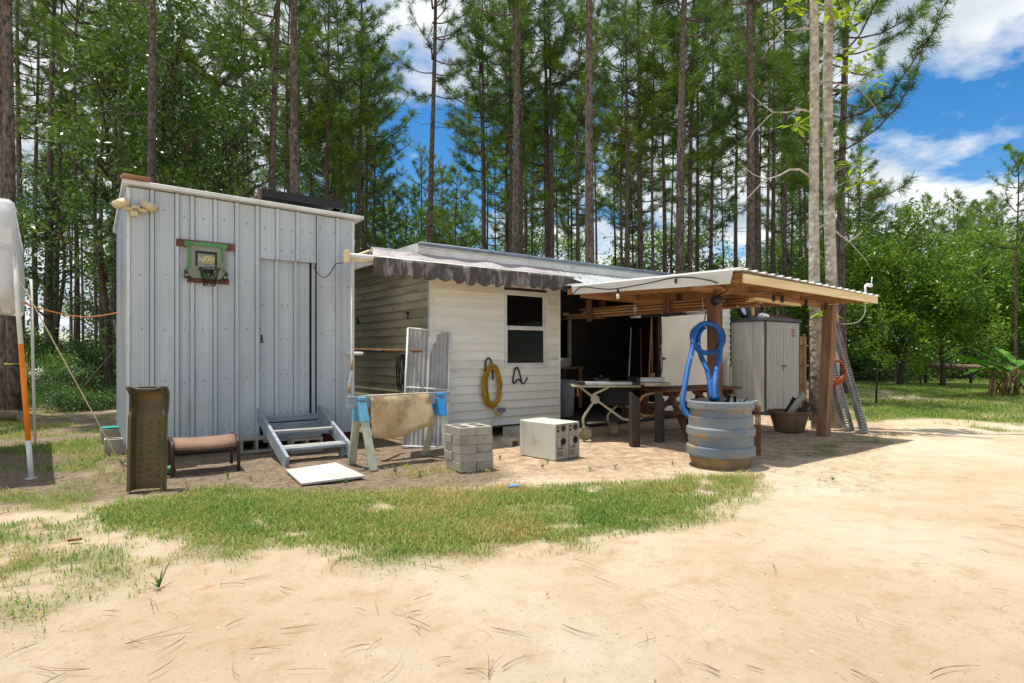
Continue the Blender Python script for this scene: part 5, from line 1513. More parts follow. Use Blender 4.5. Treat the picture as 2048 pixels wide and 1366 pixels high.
# extension cord, hooks
def camp_wall(px, py):
    r = (px-1024)/F; t = (r*C0.y - C0.x)/(math.cos(A37) - r*math.sin(A37)); Yv = C0.y + math.sin(A37)*t
    return t, EYE - (py-HY)*Yv/F
def hook(x, z, flip, label):
    o = thing('wall_hook', label, 'hook', camp_pt(x, -.03, z), A37)
    s = -1 if flip else 1
    pts = smooth_path([(-.07*s,-.01,-.03),(-.06*s,-.01,.12),(-.01*s,-.01,.17),(.04*s,-.01,.12),(.07*s,-.01,-.10),(.03*s,-.06,-.15)] if not flip else [(.10,-.07,.0),(.03,-.06,-.10),(-.05,-.03,-.03),(-.12,-.02,-.09),(-.14,-.01,-.04),(-.10,-.01,.12),(-.06,-.01,.15),(-.02,-.01,.10),(.02,-.02,-.06)], 5)
    MB().tube(pts, .013, 8).build('hook_body', M['black'], o, smooth=True)
    return o
tx, tz = camp_wall(975, 735); hook(tx, tz-.03, False, 'black wall hook carrying the coiled yellow cord')
tx2, tz2 = camp_wall(1037, 757); hook(tx2, tz2+.02, True, 'empty black wall hook below the window')
cx, cz = camp_wall(979, 769)
o = thing('extension_cord', 'coiled yellow extension cord hanging on the sided wall', 'cord', camp_pt(cx, -.07, cz), A37)
mb = MB(); rd = random.Random(6); pts = []
for k in range(15):
    a0, ry, rx = rd.uniform(-.03,.03), rd.uniform(.24,.34), rd.uniform(.11,.175)
    for t in np.linspace(0, 2*math.pi, 20)[:-1]:
        pts.append((a0+rx*math.sin(t)*(1+.08*math.sin(t*2+k)), rd.uniform(-.04,.02), .02+.0 - ry*(-math.cos(t))*1 - .04))
mb.tube(pts, .0075, 5); mb.build('coil', M['yellow_cord'], o, smooth=True)
MB().tube(smooth_path([(-.05,0,-.30),(.04,-.02,-.42),(.10,-.03,-.47),(.16,-.03,-.44),(.10,-.02,-.40),(.02,-.03,-.50),(-.16,-.10,-.74),(-.22,-.16,-cz+.03)], 5), .0075, 6).build('loose_end', M['yellow_cord'], o, smooth=True)
mb = MB(); mb.box((.10,-.06,-.42),(.22,-.0,-.35)); mb.build('plug', M['grey_plastic'], o, bevel=.012)

# ------------------------------------------------------------------ two discarded computer cases
def pc_case(x, y, rz, dy, label):
    o = thing('computer_case', label, 'computer case', (x, y, 0), rz)
    W, D, H = .205, .60, .43
    mb = MB(); mb.box((0,.012,0),(W,D,H)); mb.build('cover', M['case_grey'], o, bevel=.006)
    mb = MB(); mb.box((.006,.0,.006),(W-.006,.0118,H-.006)); mb.build('rear_plate', M['case_metal'], o)
    MB().box((-.008,D-.05,-.0),(W+.004,D+.012,H+.006)).build('bezel', M['case_grey'], o, bevel=.006)
    mb = MB()
    for (cx_, cz_, r) in ((W*.62,H-.06,.036),): 
        for rr in (r, r*.66, r*.33): mb.tube([(cx_+rr*math.cos(t),-.003,cz_+rr*math.sin(t)) for t in np.linspace(0,6.28,15)[:-1]], .0035, 4, closed=True)
        for t in range(4): mb.tube([(cx_,-.003,cz_),(cx_+r*math.cos(t*1.57+.7),-.003,cz_+r*math.sin(t*1.57+.7))], .003, 4)
    mb.box((.02,-.003,H-.055),(.05,.0,H-.03)); mb.box((.02,-.003,H-.10),(.05,.0,H-.07)); mb.build('power_supply_fan', M['black'], o)
    mb = MB(); mb.lathe([(.042,0),(.042,.003)], 18, M=Matrix.Translation((W*.62,0,H*.50)) @ Matrix.Rotation(math.pi/2,4,'X')); mb.build('fan_grille', M['black_matte'], o)
    mb = MB()
    for k in range(7 if dy else 6):
        if k == 3: continue
        mb.box((.02,-.003,.05+k*.021),(.12,.0,.058+k*.021))
    mb.build('slot_covers', M['black'], o)
    mb = MB(); mb.box((.03,-.004,H*.36),(.07,.0,H*.62)); mb.build('port_plate', M['alu'], o)
    return o
pa = math.radians(43)
q = spot(1112, 922)
pc_case(q.x, q.y, pa*.99, 1, 'pale grey computer case with a dent standing on the sand')
q2 = Vector((q.x, q.y, 0)) + rotz((.222, .005, 0), pa)
pc_case(q2.x, q2.y, pa, 0, 'second grey computer case pressed against the dented one beside the saw wheel')
bpy.context.view_layer.update()

# ------------------------------------------------------------------ table saw on a folding stand
TS = Vector((1.55, 9.05, 0))
ts = thing('table_saw', 'folding table saw on a wheeled tube stand in the carport', 'table saw', TS, 0)
def tp(px, py, Yv): return at(px, py, Yv) - TS
Yf, Yb = 8.80, 9.35
def tub(name, pts, r=.018, mat='saw_tube', n=4, sm=True):
    P = smooth_path(pts, n) if sm else pts
    return MB().tube(P, r, 8).build(name, M[mat], ts, smooth=True)
tub('leg', [tp(1154,769,Yf), tp(1187,795,Yf), tp(1200,805,Yf), tp(1243,836,Yf), tp(1252,839,Yf), tp(1264,840,Yf), tp(1285,836,Yf)], .017)
tub('leg', [tp(1192,797,Yf), tp(1172,826,Yf), tp(1166.5,838,Yf), tp(1167,850,Yf), tp(1170,864,Yf)], .02)
MB().bar(tp(1223,771,Yf), tp(1185,790,Yf), .03, .05, up=(0,-1,0)).build('link', M['saw_tube'], ts, bevel=.004)
tub('leg', [tp(1239,796,Yb), tp(1237,807,Yb), tp(1218,827,Yb), tp(1215.8,840,Yb), tp(1224,860,Yb)], .02)
tub('leg', [tp(1200,772,Yb), tp(1238,800,Yb), tp(1262,817,Yb), tp(1290,833,Yb)], .016)
MB().bar(tp(1269,775,Yb), tp(1240,784,Yb), .03, .05, up=(0,-1,0)).build('link', M['saw_tube'], ts, bevel=.004)
tub('handle', [tp(1280,803,Yf-.1), tp(1283,797,Yf-.1), tp(1289,791,Yf-.12), tp(1312,785,Yf+.1), tp(1320,784.5,Yf+.15), tp(1323,790,Yf+.15), tp(1320,805,Yf+.1), tp(1311,826,Yf), tp(1306,831,Yf-.05), tp(1288,832,Yf-.1)], .019, 'saw_handle')
MB().tube([tp(1175,846,Yf), tp(1217,843,Yb)], .014, 8).build('axle', M['saw_tube'], ts, smooth=True)
MB().tube([tp(1264,840,Yf), tp(1290,833,Yb)], .014, 8).build('crossbar', M['saw_tube'], ts, smooth=True)
for (px, py, Yv) in ((1190,799,Yf),(1242,793,Yb)):
    c_ = tp(px, py, Yv)
    MB().lathe([(.06,-.02),(.065,-.012),(.065,.012),(.06,.02)], 20, M=Matrix.Translation(c_) @ Matrix.Rotation(math.pi/2,4,'X')).build('pivot', M['saw_tube'], ts, smooth=True, auto=40)
    MB().lathe([(.018,.02),(.018,.04),(.008,.045)], 8, M=Matrix.Translation(c_) @ Matrix.Rotation(math.pi/2,4,'X')).build('pivot_bolt', M['alu'], ts)
for (px, Yv) in ((1171,Yf),(1227,Yb)):
    c_ = at(px, 865, Yv) - TS; c_.z = .102
    Mw = Matrix.Translation(c_) @ Matrix.Rotation(.28,4,'Z') @ Matrix.Rotation(math.pi/2,4,'X')
    w_ = thing('wheel', None, None, (0,0,0)); w_.parent = ts
    for kk in ('label','category'):
        if kk in w_: del w_[kk]
    MB().lathe([(.060,-.024),(.085,-.034),(.101,-.022),(.103,0),(.101,.022),(.085,.034),(.060,.024)], 26, M=Mw, cap0=False, cap1=False).build('tyre', M['tyre'], w_, smooth=True)
    MB().lathe([(.012,.03),(.02,.026),(.024,.008),(.052,.010),(.062,.028),(.064,-.028),(.05,-.012),(.012,-.012)], 24, M=Mw).build('rim', M['rim'], w_, smooth=True)
TZs = .835
MB().box((-.56,-.28,TZs-.03),(.36,.32,TZs)).build('tabletop', M['saw_top'], ts, bevel=.004)
mb = MB(); mb.tube([(-.66,-.31,TZs-.05),(.30,-.31,TZs-.05)], .016, 8); mb.tube([(-.66,.34,TZs-.05),(.30,.34,TZs-.05)], .016, 8); mb.tube([(-.66,-.31,TZs-.05),(-.66,.34,TZs-.05)], .016, 8); mb.build('table_frame', M['saw_tube'], ts, smooth=True)
mb = MB(); mb.box((-.50,-.325,TZs-.028),(.18,-.285,TZs+.014)); mb.build('front_rail', M['alu'], ts, bevel=.004)
mb = MB(); mb.box((-.62,-.325,TZs-.03),(-.50,-.28,TZs+.02)); mb.box((.18,-.33,TZs-.035),(.29,-.28,TZs+.012)); mb.build('rail_cap', M['black'], ts, bevel=.004)
MB().box((.25,-.30,TZs+.002),(.30,.34,TZs+.075)).build('rip_fence', M['black'], ts, bevel=.006)
MB().box((.305,-.26,TZs+.008),(.66,-.20,TZs+.075)).build('fence_extension', M['alu'], ts, bevel=.004)
MB().box((.36,-.29,TZs-.05),(.74,.30,TZs+.002)).build('side_table', M['saw_tube'], ts, bevel=.006)
mg = thing('miter_gauge', None, None, (-.20,.02,TZs)); mg.parent = ts
for kk in ('label','category'):
    if kk in mg: del mg[kk]
MB().lathe([(.085,0),(.085,.018),(.07,.022)], 18, M=Matrix.Diagonal((1.3,.8,1,1))).build('protractor', M['grey_plastic'], mg)
MB().lathe([(.02,.02),(.022,.07),(.028,.075),(.028,.10),(.01,.105)], 12, M=Matrix.Translation((-.02,0,0))).build('knob', M['black'], mg, smooth=True)
MB().box((-.12,.02,.02),(.12,.035,.055)).build('fence', M['black'], mg)
MB().box((-.22,-.18,TZs-.34),(.22,.20,TZs-.032)).build('motor_housing', M['black_matte'], ts, bevel=.02)
MB().tube(smooth_path([(-.60,-.30,TZs-.06),(-.605,-.31,TZs-.12),(-.59,-.31,TZs-.20)], 3), .012, 6).build('push_stick', M['rust_pipe'], ts)

# dark boards standing in the sand
for (px, py, h, w, lb) in ((1269,892,.68,.125,'dark upright board with a slanted top standing before the table saw'),(1319,884,.66,.11,'dark upright board standing beside the saw handle')):
    p_ = spot(px, py); mb = MB()
    mb.add([(-w/2,-.045,-.04),(w/2,-.045,-.04),(w/2,.045,-.04),(-w/2,.045,-.04),(-w/2,-.045,h+.05),(w/2,-.045,h-.05),(w/2,.045,h-.05),(-w/2,.045,h+.05)], [(3,2,1,0),(4,5,6,7),(0,1,5,4),(1,2,6,5),(2,3,7,6),(3,0,4,7)])
    tag(mb.build('upright_board', M['wood_dark'], None, p_, math.radians(20), bevel=.004), lb, 'board')

# picnic table
pt = thing('picnic_table', 'worn brown plank picnic table under the carport', 'picnic table', (2.72, 9.45, 0), math.radians(30))
for k in range(5): MB().box((-.80,-.38+k*.155,.70),(.80,-.24+k*.155,.738)).build('top_plank', M['wood_brown'], pt, bevel=.004)
for s in (-1, 1):
    for k in range(2): MB().box((-.80, s*.66+(k-1)*.15 if s > 0 else s*.66+k*.15,.40),(.80, s*.66+(k-1)*.15+.14 if s > 0 else s*.66+k*.15+.14,.436)).build('bench_plank', M['wood_brown'], pt, bevel=.004)
for x in (-.58, .58):
    for s in (-1, 1): MB().bar((x, s*.22, .70), (x, s*.62, 0), .04, .09, up=(0,1,0)).build('leg', M['wood_brown'], pt)
    MB().bar((x+.04,-.70,.36),(x+.04,.70,.36),.036,.085).build('bench_rail', M['wood_brown'], pt)
    MB().bar((x+.04,-.36,.66),(x+.04,.36,.66),.036,.075).build('cleat', M['wood_brown'], pt)
    MB().bar((x,0,.40),(x*.25,0,.68),.036,.07).build('brace', M['wood_brown'], pt)

# bin and tools in the dark bay
p_ = camp_pt(3.15,.75,.12)
bn = thing('rubbish_bin', 'grey plastic rubbish bin standing in the dark bay', 'bin', p_, A37)
MB().lathe([(.19,0),(.20,.02),(.235,.62),(.25,.63),(.25,.66),(.225,.665),(.215,.62),(.18,.03)], 20, cap1=True).build('bin_body', M['bin'], bn, smooth=True, auto=40)
MB().tube([(.24,-.08,.58),(.285,0,.57),(.24,.08,.58)], .012, 6).build('handle', M['bin'], bn, smooth=True)
tl = [((4.78,.05),2.0,.62,'wood_new','broom handle hanging at the edge of the dark bay'),((4.70,.25),1.75,.15,'wood_brown','dark wooden tool handle hanging in the bay')]
for i, ((x, y), za, zb, m_, lb) in enumerate(tl):
    o = thing('tool', lb, 'tool', camp_pt(x, y, 0), A37)
    MB().tube([(0,0,za),(.02,0,zb+.25)], .014, 8).build('handle', M[m_], o, smooth=True)
    MB().box((-.05,-.02,zb),(.09,.02,zb+.27)).build('head', M[m_], o, bevel=.01)
o = thing('wall_cables', 'black cords hanging down beside the white door panel', 'cord', camp_pt(4.93,-.03,0), A37)
for k in range(4): MB().tube(smooth_path([(.02*k-.05,-.01,2.05),(.03*k-.08,-.03,1.5),(.015*k-.12*(k%2),-.03,.9+.08*k),(.02*k-.06,-.02,.55+.1*k)], 5), .008, 5).build('cord_strand', M['black'] if k else M['rust_pipe'], o, smooth=True)
o = MB().box((-.17,0,-.045),(.17,.015,.045)).build('red_sign', M['red_tool'], None, camp_pt(4.62,.12,1.99), A37); o.name = 'tool_rack'; tag(o, 'small red tool rack hung high in the dark bay', 'rack')
for i, (x, h) in enumerate(((6.95,1.15),(7.05,1.0))):
    tag(MB().box((-.04,-.015,0),(.04,.015,h)).build('scrap_board', M['wood_grey'], None, camp_pt(x,-.10-.05*i,0.0), A37+.1), 'narrow scrap board leaning on the siding beside the cabinet', 'board', 'scrap boards by the cabinet')

# ------------------------------------------------------------------ barrel, hose, chain
BC = Vector((2.36, 6.88, 0))
br = thing('banded_barrel', 'weathered grey plastic barrel planter with raised bands', 'barrel', BC, 0); br.scale = (1, 1, 1.05)
prof = [(.30,-.02),(.335,.10),(.362,.118),(.372,.122),(.375,.132),(.374,.205),(.369,.214),(.352,.222),(.350,.228),(.356,.315),(.358,.322),(.370,.330),(.374,.338),(.372,.402),(.368,.410),(.352,.418),(.350,.424),(.352,.520),(.346,.530),(.334,.536),(.332,.60),(.342,.606),(.358,.610),(.363,.62),(.362,.68),(.354,.692),(.338,.694),(.332,.66),(.32,.60)]
MB().lathe(prof, 44, cap0=True, cap1=False).build('shell', M['barrel'], br, smooth=True, auto=17)
MB().lathe([(.3345,.095),(.338,.10),(.3565,.128)], 44, cap0=False, cap1=False).build('band_edge', M['barrel_mud'], br, smooth=True)
MB().lathe([(.304,-.02),(.337,.075),(.3385,.096)], 44, cap0=False, cap1=False).build('mud_coat', M['barrel_mud'], br, smooth=True)
MB().lathe([(.322,.58),(.0,.60)], 30, cap0=True, cap1=False).build('soil', M['black_matte'], br)
rd = random.Random(12)
o = thing('black_scrap', 'black plastic scraps poking out of the barrel', 'scrap', BC+Vector((.02,.0,.0)))
for k in range(9):
    mb = MB(); a = rd.uniform(0,6.28); p0 = Vector((.15*math.cos(a),.15*math.sin(a),.58)); mb.bar(p0, p0+Vector((rd.uniform(-.15,.2),rd.uniform(-.1,.1),rd.uniform(.08,.22))), .03, .012)
    mb.build('scrap_piece', M['black_matte'], o)
hs = thing('blue_hose', 'thick scuffed blue hose looped over a hook above the barrel', 'hose', BC, 0)
def hp(px, py, Yv): return at(px, py, Yv) - BC
path = [hp(1430,800,7.0), hp(1429,770,7.1), hp(1434,735,7.3), hp(1441,700,7.5), hp(1441,672,7.6), hp(1432,653,7.65), hp(1414,647,7.65), hp(1398,652,7.62), hp(1388,672,7.55), hp(1384,700,7.45),
        hp(1376,735,7.3), hp(1369,775,7.15), hp(1365,805,7.05), hp(1371,825,7.0), hp(1386,836,6.95), hp(1398,838,7.0)]
MB().tube(smooth_path(path, 7), .032, 14).build('hose_loop', M['hose'], hs, smooth=True)
path = [hp(1424,800,7.15), hp(1416,745,7.35), hp(1402,712,7.5), hp(1396,682,7.62), hp(1402,660,7.72), hp(1420,650,7.78), hp(1438,654,7.78), hp(1447,672,7.74), hp(1443,692,7.68), hp(1428,705,7.6), hp(1405,704,7.52), hp(1390,692,7.5), hp(1384,670,7.58), hp(1392,655,7.68)]
MB().tube(smooth_path(path, 7), .031, 14).build('hose_loop', M['hose'], hs, smooth=True)
MB().tube(smooth_path([hp(1427,760,7.2), hp(1431,780,7.12), hp(1434,800,7.08)], 4), .034, 12).build('hose_end', M['hose'], hs, smooth=True)
hk = MB().tube(smooth_path([at(1412,625,7.9), at(1409,640,7.75), at(1408,650,7.66), at(1413,655,7.62)], 5), .009, 8).build('steel_hook', M['alu'], None, smooth=True); tag(hk, 'bent steel hook holding up the blue hose', 'hook')
ch = thing('rusty_chain', 'rusty chain hanging in doubled strands down the barrel side', 'chain', BC+Vector((.40,-.05,0)), 0)
link = MB().tube([(.011*math.cos(t)*1.0, 0, .02*math.sin(t)) for t in np.linspace(0, 2*math.pi, 11)[:-1]], .0045, 5, closed=True).mesh('link', M['rust'], smooth=True)
for s_ in range(3):
    for k in range(17):
        inst('link', link, ch, (-.02+.028*s_, .012*s_, .66-k*.033-.01*s_), rot=(0, 0, (k % 2)*1.57+.3))
MB().tube(smooth_path([(-.05,0,.69),(-.01,0,.73),(.03,0,.70),(.02,0,.66)], 4), .006, 6).build('shackle', M['alu'], ch, smooth=True)

# pot with boards
pp = spot(1594, 866); po = thing('planter_tub', 'big muddy round planter tub full of scrap boards', 'planter', (pp.x, pp.y+.27, 0), 0); po.scale = (1.1, 1.1, .88)
MB().lathe([(.19,0),(.20,.01),(.27,.32),(.295,.33),(.30,.345),(.30,.375),(.28,.38),(.26,.345),(.20,.06)], 32, cap1=True).build('tub', M['pot'], po, smooth=True, auto=40)
for i, (a, b, m_, lb) in enumerate((((-.10,-.1,.20),(.26,.05,.60),'wood_grey','pale board sticking out of the planter tub'),((-.02,.1,.2),(.16,.12,.52),'wood_dark','dark board end in the planter tub'),((.1,-.05,.2),(.30,.0,.46),'wood_dark','short dark offcut in the planter tub'))):
    o = MB().bar(a, b, .02, .11).build('scrap_board', M[m_], None, po.location); tag(o, lb, 'board')

# metal ramps leaning beside the trunk
def ramp_plank(base, top, w, label, rungs=30):
    base, top = Vector(base), Vector(top); d = top-base; L = d.length; dz = d.normalized()
    wdir = rotz((1,0,0), math.radians(38)); wdir = (wdir - dz*wdir.dot(dz)).normalized(); nrm = wdir.cross(dz)
    o = thing('loading_ramp', label, 'ramp', base, 0)
    for s in (-1, 1):
        a = wdir*(s*w/2); MB().bar(a, a+dz*L, .065, .022, up=wdir).build('side_rail', M['galv'], o, bevel=.003)
        mb = MB()
        for k in range(11): mb.lathe([(.008,0),(.008,.004)], 6, M=Matrix.Translation(a+dz*(L*(k+.5)/11)+wdir*(s*.011)) @ wdir.to_track_quat('Z','Y').to_matrix().to_4x4())
    rg = MB().bar(-wdir*(w/2-.012), wdir*(w/2-.012), .02, .022, up=dz).mesh('rung', M['galv'])
    for k in range(rungs): inst('rung', rg, o, dz*(L*(k+.6)/rungs))
    return o
b0 = spot(1707, 862); ramp_plank((b0.x-.02, b0.y+.1, 0), (b0.x-.30, b0.y+.55, 1.86), .26, 'galvanised loading ramp with close rungs leaning beside the carport post', 46)
b1 = spot(1727, 866); ramp_plank((b1.x+.02, b1.y, 0), (b1.x-.28, b1.y+.42, 1.88), .15, 'rust streaked narrow metal ramp leaning over the wider one', 46)
# orange leather horse collar shape hung behind the post
oc = thing('leather_collar', 'orange brown leather collar hanging behind the carport post', 'collar', (5.16, 9.72, 0), 0)
mb = MB(); pts = [( .17*math.sin(t), -.03*math.cos(t), .95 + .20*math.cos(t)*(1 if math.cos(t) > 0 else .75)) for t in np.linspace(0, 2*math.pi, 22)[:-1]]
mb.tube(pts, [.022 + .04*max(0, -math.cos(t)) for t in np.linspace(0, 2*math.pi, 22)[:-1]], 10, closed=True); mb.build('pad', M['orange_leather'], oc, smooth=True)
MB().tube([(0,0,1.2),(.01,-.01,1.45)], .01, 6).build('strap_or_sun_strip', M['orange_leather'], oc, smooth=True)

# ------------------------------------------------------------------ canopy tent
TA, TB = Vector((-4.81, 6.08, 0)), Vector((-6.75, 8.60, 0))
sd = (TB-TA).normalized(); pr = Vector((-sd.y, sd.x, 0)); 
TL, TW = 3.1, 3.1
tn = thing('canopy_tent', 'white canopy tent with an orange and white striped pole beside the shed', 'tent', TA, 0)
def tl_(u, v, z): p = sd*u + pr*v; return Vector((p.x, p.y, z))
for (u, v, lean) in ((0,0,(-.15,.0)),(TL,0,(-.05,0)),(0,TW,(0,0)),(TL,TW,(0,0))):
    b_ = tl_(u, v, 0); tpz = 2.3
    lg = thing('leg', None, None, (0,0,0)); lg.parent = tn
    for kk in ('label','category'):
        if kk in lg: del lg[kk]
    f_ = lambda z: Vector((b_.x + lean[0]*z/tpz*1.2, b_.y, z))
    if u == 0 and v == 0:
        MB().tube([f_(0), f_(.39)], .023, 10).build('lower_pole', M['pole_white'], lg, smooth=True); MB().tube([f_(.385), f_(1.35)], .0235, 10).build('orange_sleeve', M['pole_orange'], lg, smooth=True); MB().tube([f_(1.345), f_(tpz)], .022, 10).build('upper_pole', M['pole_white'], lg, smooth=True)
        MB().box((-.035,-.035,0),(.035,.035,.012)).build('foot', M['pole_white'], lg)
    else: MB().tube([f_(0), f_(tpz)], .018, 8).build('pole', M['pole_white'], lg, smooth=True)
# canopy: pyramid top and long skirt
def cvx(s, z, out):
    """point on the canopy outline, s in 0..4 round the square"""
    k = int(s) % 4; f = s-int(s); o_ = out
    cn = [(-o_,-o_),(TL+o_,-o_),(TL+o_,TW+o_),(-o_,TW+o_)]
    a, b = cn[k], cn[(k+1) % 4]
    return tl_(a[0]+(b[0]-a[0])*f, a[1]+(b[1]-a[1])*f, z) + Vector((-.22,0,0))
g = []
ss = np.linspace(0, 4, 97)
for i, (z, ou) in enumerate(((1.80,.05),(1.95,.05),(2.15,.05),(2.30,.05),(2.55,.045),(2.76,.04),(2.80,.0),(2.85,-.3),(2.95,-.9),(3.02,-1.54))):
    g.append([cvx(s, z + .012*math.sin(s*23) - .03*math.sin((s % 1)*math.pi)*(i > 3), ou + .015*math.sin(s*37+i)*(i < 4)) for s in ss])
mb = MB(); mb.sheet(g, thick=.003); mb.build('canopy', M['tent'], tn, smooth=True)
MB().tube([cvx(s, 2.30, .03) for s in np.linspace(0, 4, 5)], .016, 6).build('eave_frame', M['pole_white'], tn, smooth=True)

def rope_obj(name, pts, r, mat, label, cat='rope'):
    return tag(MB().tube(pts, r, 6).build(name, M[mat], None, smooth=True), label, cat)
ra, rb = TA + Vector((-.11,0,1.98)), spot(248, 940)
rope_obj('guy_rope', [ra.lerp(rb, t) for t in np.linspace(0, 1, 8)], .006, 'rope', 'tan guy rope slanting from the tent top to the shed corner')
pg = thing('tent_peg', 'bent grey metal peg holding the guy rope in the ground', 'peg', rb)
MB().tube(smooth_path([(-.02,.02,-.06),(0,0,.04),(.015,-.01,.07),(.03,0,.05)], 4), .006, 6).build('peg_body', M['alu'], pg, smooth=True)
MB().tube([(.012*math.cos(t), .012*math.sin(t), .02) for t in np.linspace(0,6.28,12)[:-1]], .005, 5, closed=True).build('knot', M['rope'], pg, smooth=True)
qa, qb = TA + Vector((-.08,0,1.76)), shed_pt(-.02, 2.0, 1.85)
rope_obj('orange_rope', [qa.lerp(qb, t) + Vector((0,0,-.10*math.sin(t*math.pi))) for t in np.linspace(0,1,12)], .007, 'rope_orange', 'sagging orange rope tied between the tent and the metal shed')
yt = spot(30, 832)
# leaning trunk at the tent, its log
o = thing('leaning_pine', 'thick leaning pine trunk with rough bark behind the tent pole', 'pine tree', (yt.x, yt.y, 0))
o.rotation_euler = (0, -.022, 0)
inst('trunk', trunk_mesh('leaning_trunk', 17, .112, 77, M['pine_bark'], seg=14, flare=1.35, top=.5), o); inst('crown', PINES[1][1], o, scale=.95)
rope_obj('yellow_rope', [Vector((yt.x+.16*math.cos(t), yt.y+.16*math.sin(t), 1.06+.01*math.sin(t))) for t in np.linspace(0, 6.28, 20)], .008, 'rope_yellow', 'thin yellow rope knotted round the leaning pine trunk')
lgp = spot(10, 842)
lo = thing('fallen_log', 'short grey sawn log lying at the foot of the leaning pine', 'log', (lgp.x-.45, lgp.y-.1, .105), .08)
MB().tube([(-.6,0,0),(0,.0,.01),(.75,.02,0)], [.10,.105,.10], 14).build('bark', M['log'], lo, smooth=True, auto=50)
MB().lathe([(.09,0),(.09,.006)], 14, M=Matrix.Translation((.748,.02,0)) @ Matrix.Rotation(math.pi/2,4,'Y')).build('sawn_end', M['wood_grey'], lo)
# dead saplings leaning in the wood
for i, (a, b) in enumerate((((150,800,15.5),(238,690,16.2)),((228,640,15.2),(240,720,15.0)),((90,770,16),(20,700,17)))):
    tag(MB().tube([at(*a), at((a[0]+b[0])/2, (a[1]+b[1])/2-3, (a[2]+b[2])/2), at(*b)], [.03,.024,.012], 6).build('dead_branch', M['log'], None, smooth=True), 'bare dead branch leaning between the trunks beyond the shed', 'branch', 'dead branches in the wood')

# ------------------------------------------------------------------ lawn edge: banana plant, log rail, saplings
bp_ = spot(2004, 792)
bn_ = thing('banana_plant', 'banana plant with wide arching green leaves on the lawn', 'banana plant', (bp_.x, bp_.y, 0)); bn_.scale = (.8, .8, .85)
rd = random.Random(2)
for (x, h, r) in ((-.35,.95,.07),(.12,.85,.08),(.55,.95,.07),(.95,.7,.07)):
    MB().tube([(x,0,-.05),(x+.02,0,h*.5),(x+.05,.02,h)], [r,r*.8,r*.45], 10).build('stem', M['banana_dry'], bn_, smooth=True)
    for k in range(5):
        a = rd.uniform(0,6.28); p0 = Vector((x+.05,0,h*rd.uniform(.5,.95))); out = Vector((math.cos(a)*.42, math.sin(a)*.3, 0))
        g = [[p0+out*t + Vector((0,0,.05*math.sin(t*3)-h*.75*t*t)) + Vector((-out.y,out.x,0)).normalized()*(s*.06*(1-.4*t)) for s in (-1,0,1)] for t in np.linspace(0,1,6)]
        mb = MB(); mb.sheet(g, thick=.004); mb.build('dry_leaf', M['banana_dry'], bn_, smooth=True)
def banana_leaf(base, a, L, rise, droop, w, mat='banana'):
    d = Vector((math.cos(a), math.sin(a), 0)); sdv = Vector((-d.y, d.x, 0)); g = []
    n = 18
    for i in range(n):
        t = i/(n-1)
        c = Vector(base) + d*(L*t) + Vector((0,0,rise*t - droop*t*t))
        ww = w*math.sin(math.pi*min(1, .06+t*.97))**.55*(1 if t > .12 else t/.12)*(1+.10*math.sin(i*2.6))
        sl_v = (rise - 2*droop*t)/L
        up = Vector((-d.x*sl_v, -d.y*sl_v, 1)).normalized()
        g.append([c + sdv*(s*ww) + up*(abs(s)*ww*.28 + .02*math.sin(i*1.7+s)) for s in (-1,-.5,0,.5,1)])
    mb = MB(); mb.sheet(g, thick=.003); lf = mb.build('leaf', M[mat], bn_, smooth=True)
    MB().tube([Vector(base) + d*(L*t) + Vector((0,0,rise*t - droop*t*t-.012)) for t in np.linspace(0,1,8)], [.018-.012*t for t in np.linspace(0,1,8)], 5).build('midrib', M['leaf_yellow'], lf, smooth=True)
for args in (((-.3,0,.9),2.9,1.5,.75,.25,.20),((-.3,0,.9),3.3,1.2,.3,.45,.2),((-.3,-.05,.9),-1.8,1.1,.5,.5,.2),((.1,-.05,.8),-2.4,1.2,.6,.5,.2),((-.1,0,1.0),2.75,1.85,.75,.35,.20),((.1,0,1.0),2.35,1.15,.85,.1,.20),((.15,0,.55),2.95,1.05,.30,.02,.15),((.5,0,1.05),2.2,.9,.75,.25,.22),((.6,0,1.0),.5,1.2,.6,.5,.22),((.9,0,.8),1.2,.9,.8,.4,.2),((.95,0,.75),-.4,1.1,.4,.6,.2),((.5,0,.9),-1.2,1.0,.5,.5,.18),((.9,0,.6),-2.3,.9,.3,.6,.16),((.5,0,1.1),1.6,1.0,.9,.3,.18)): banana_leaf(*args)

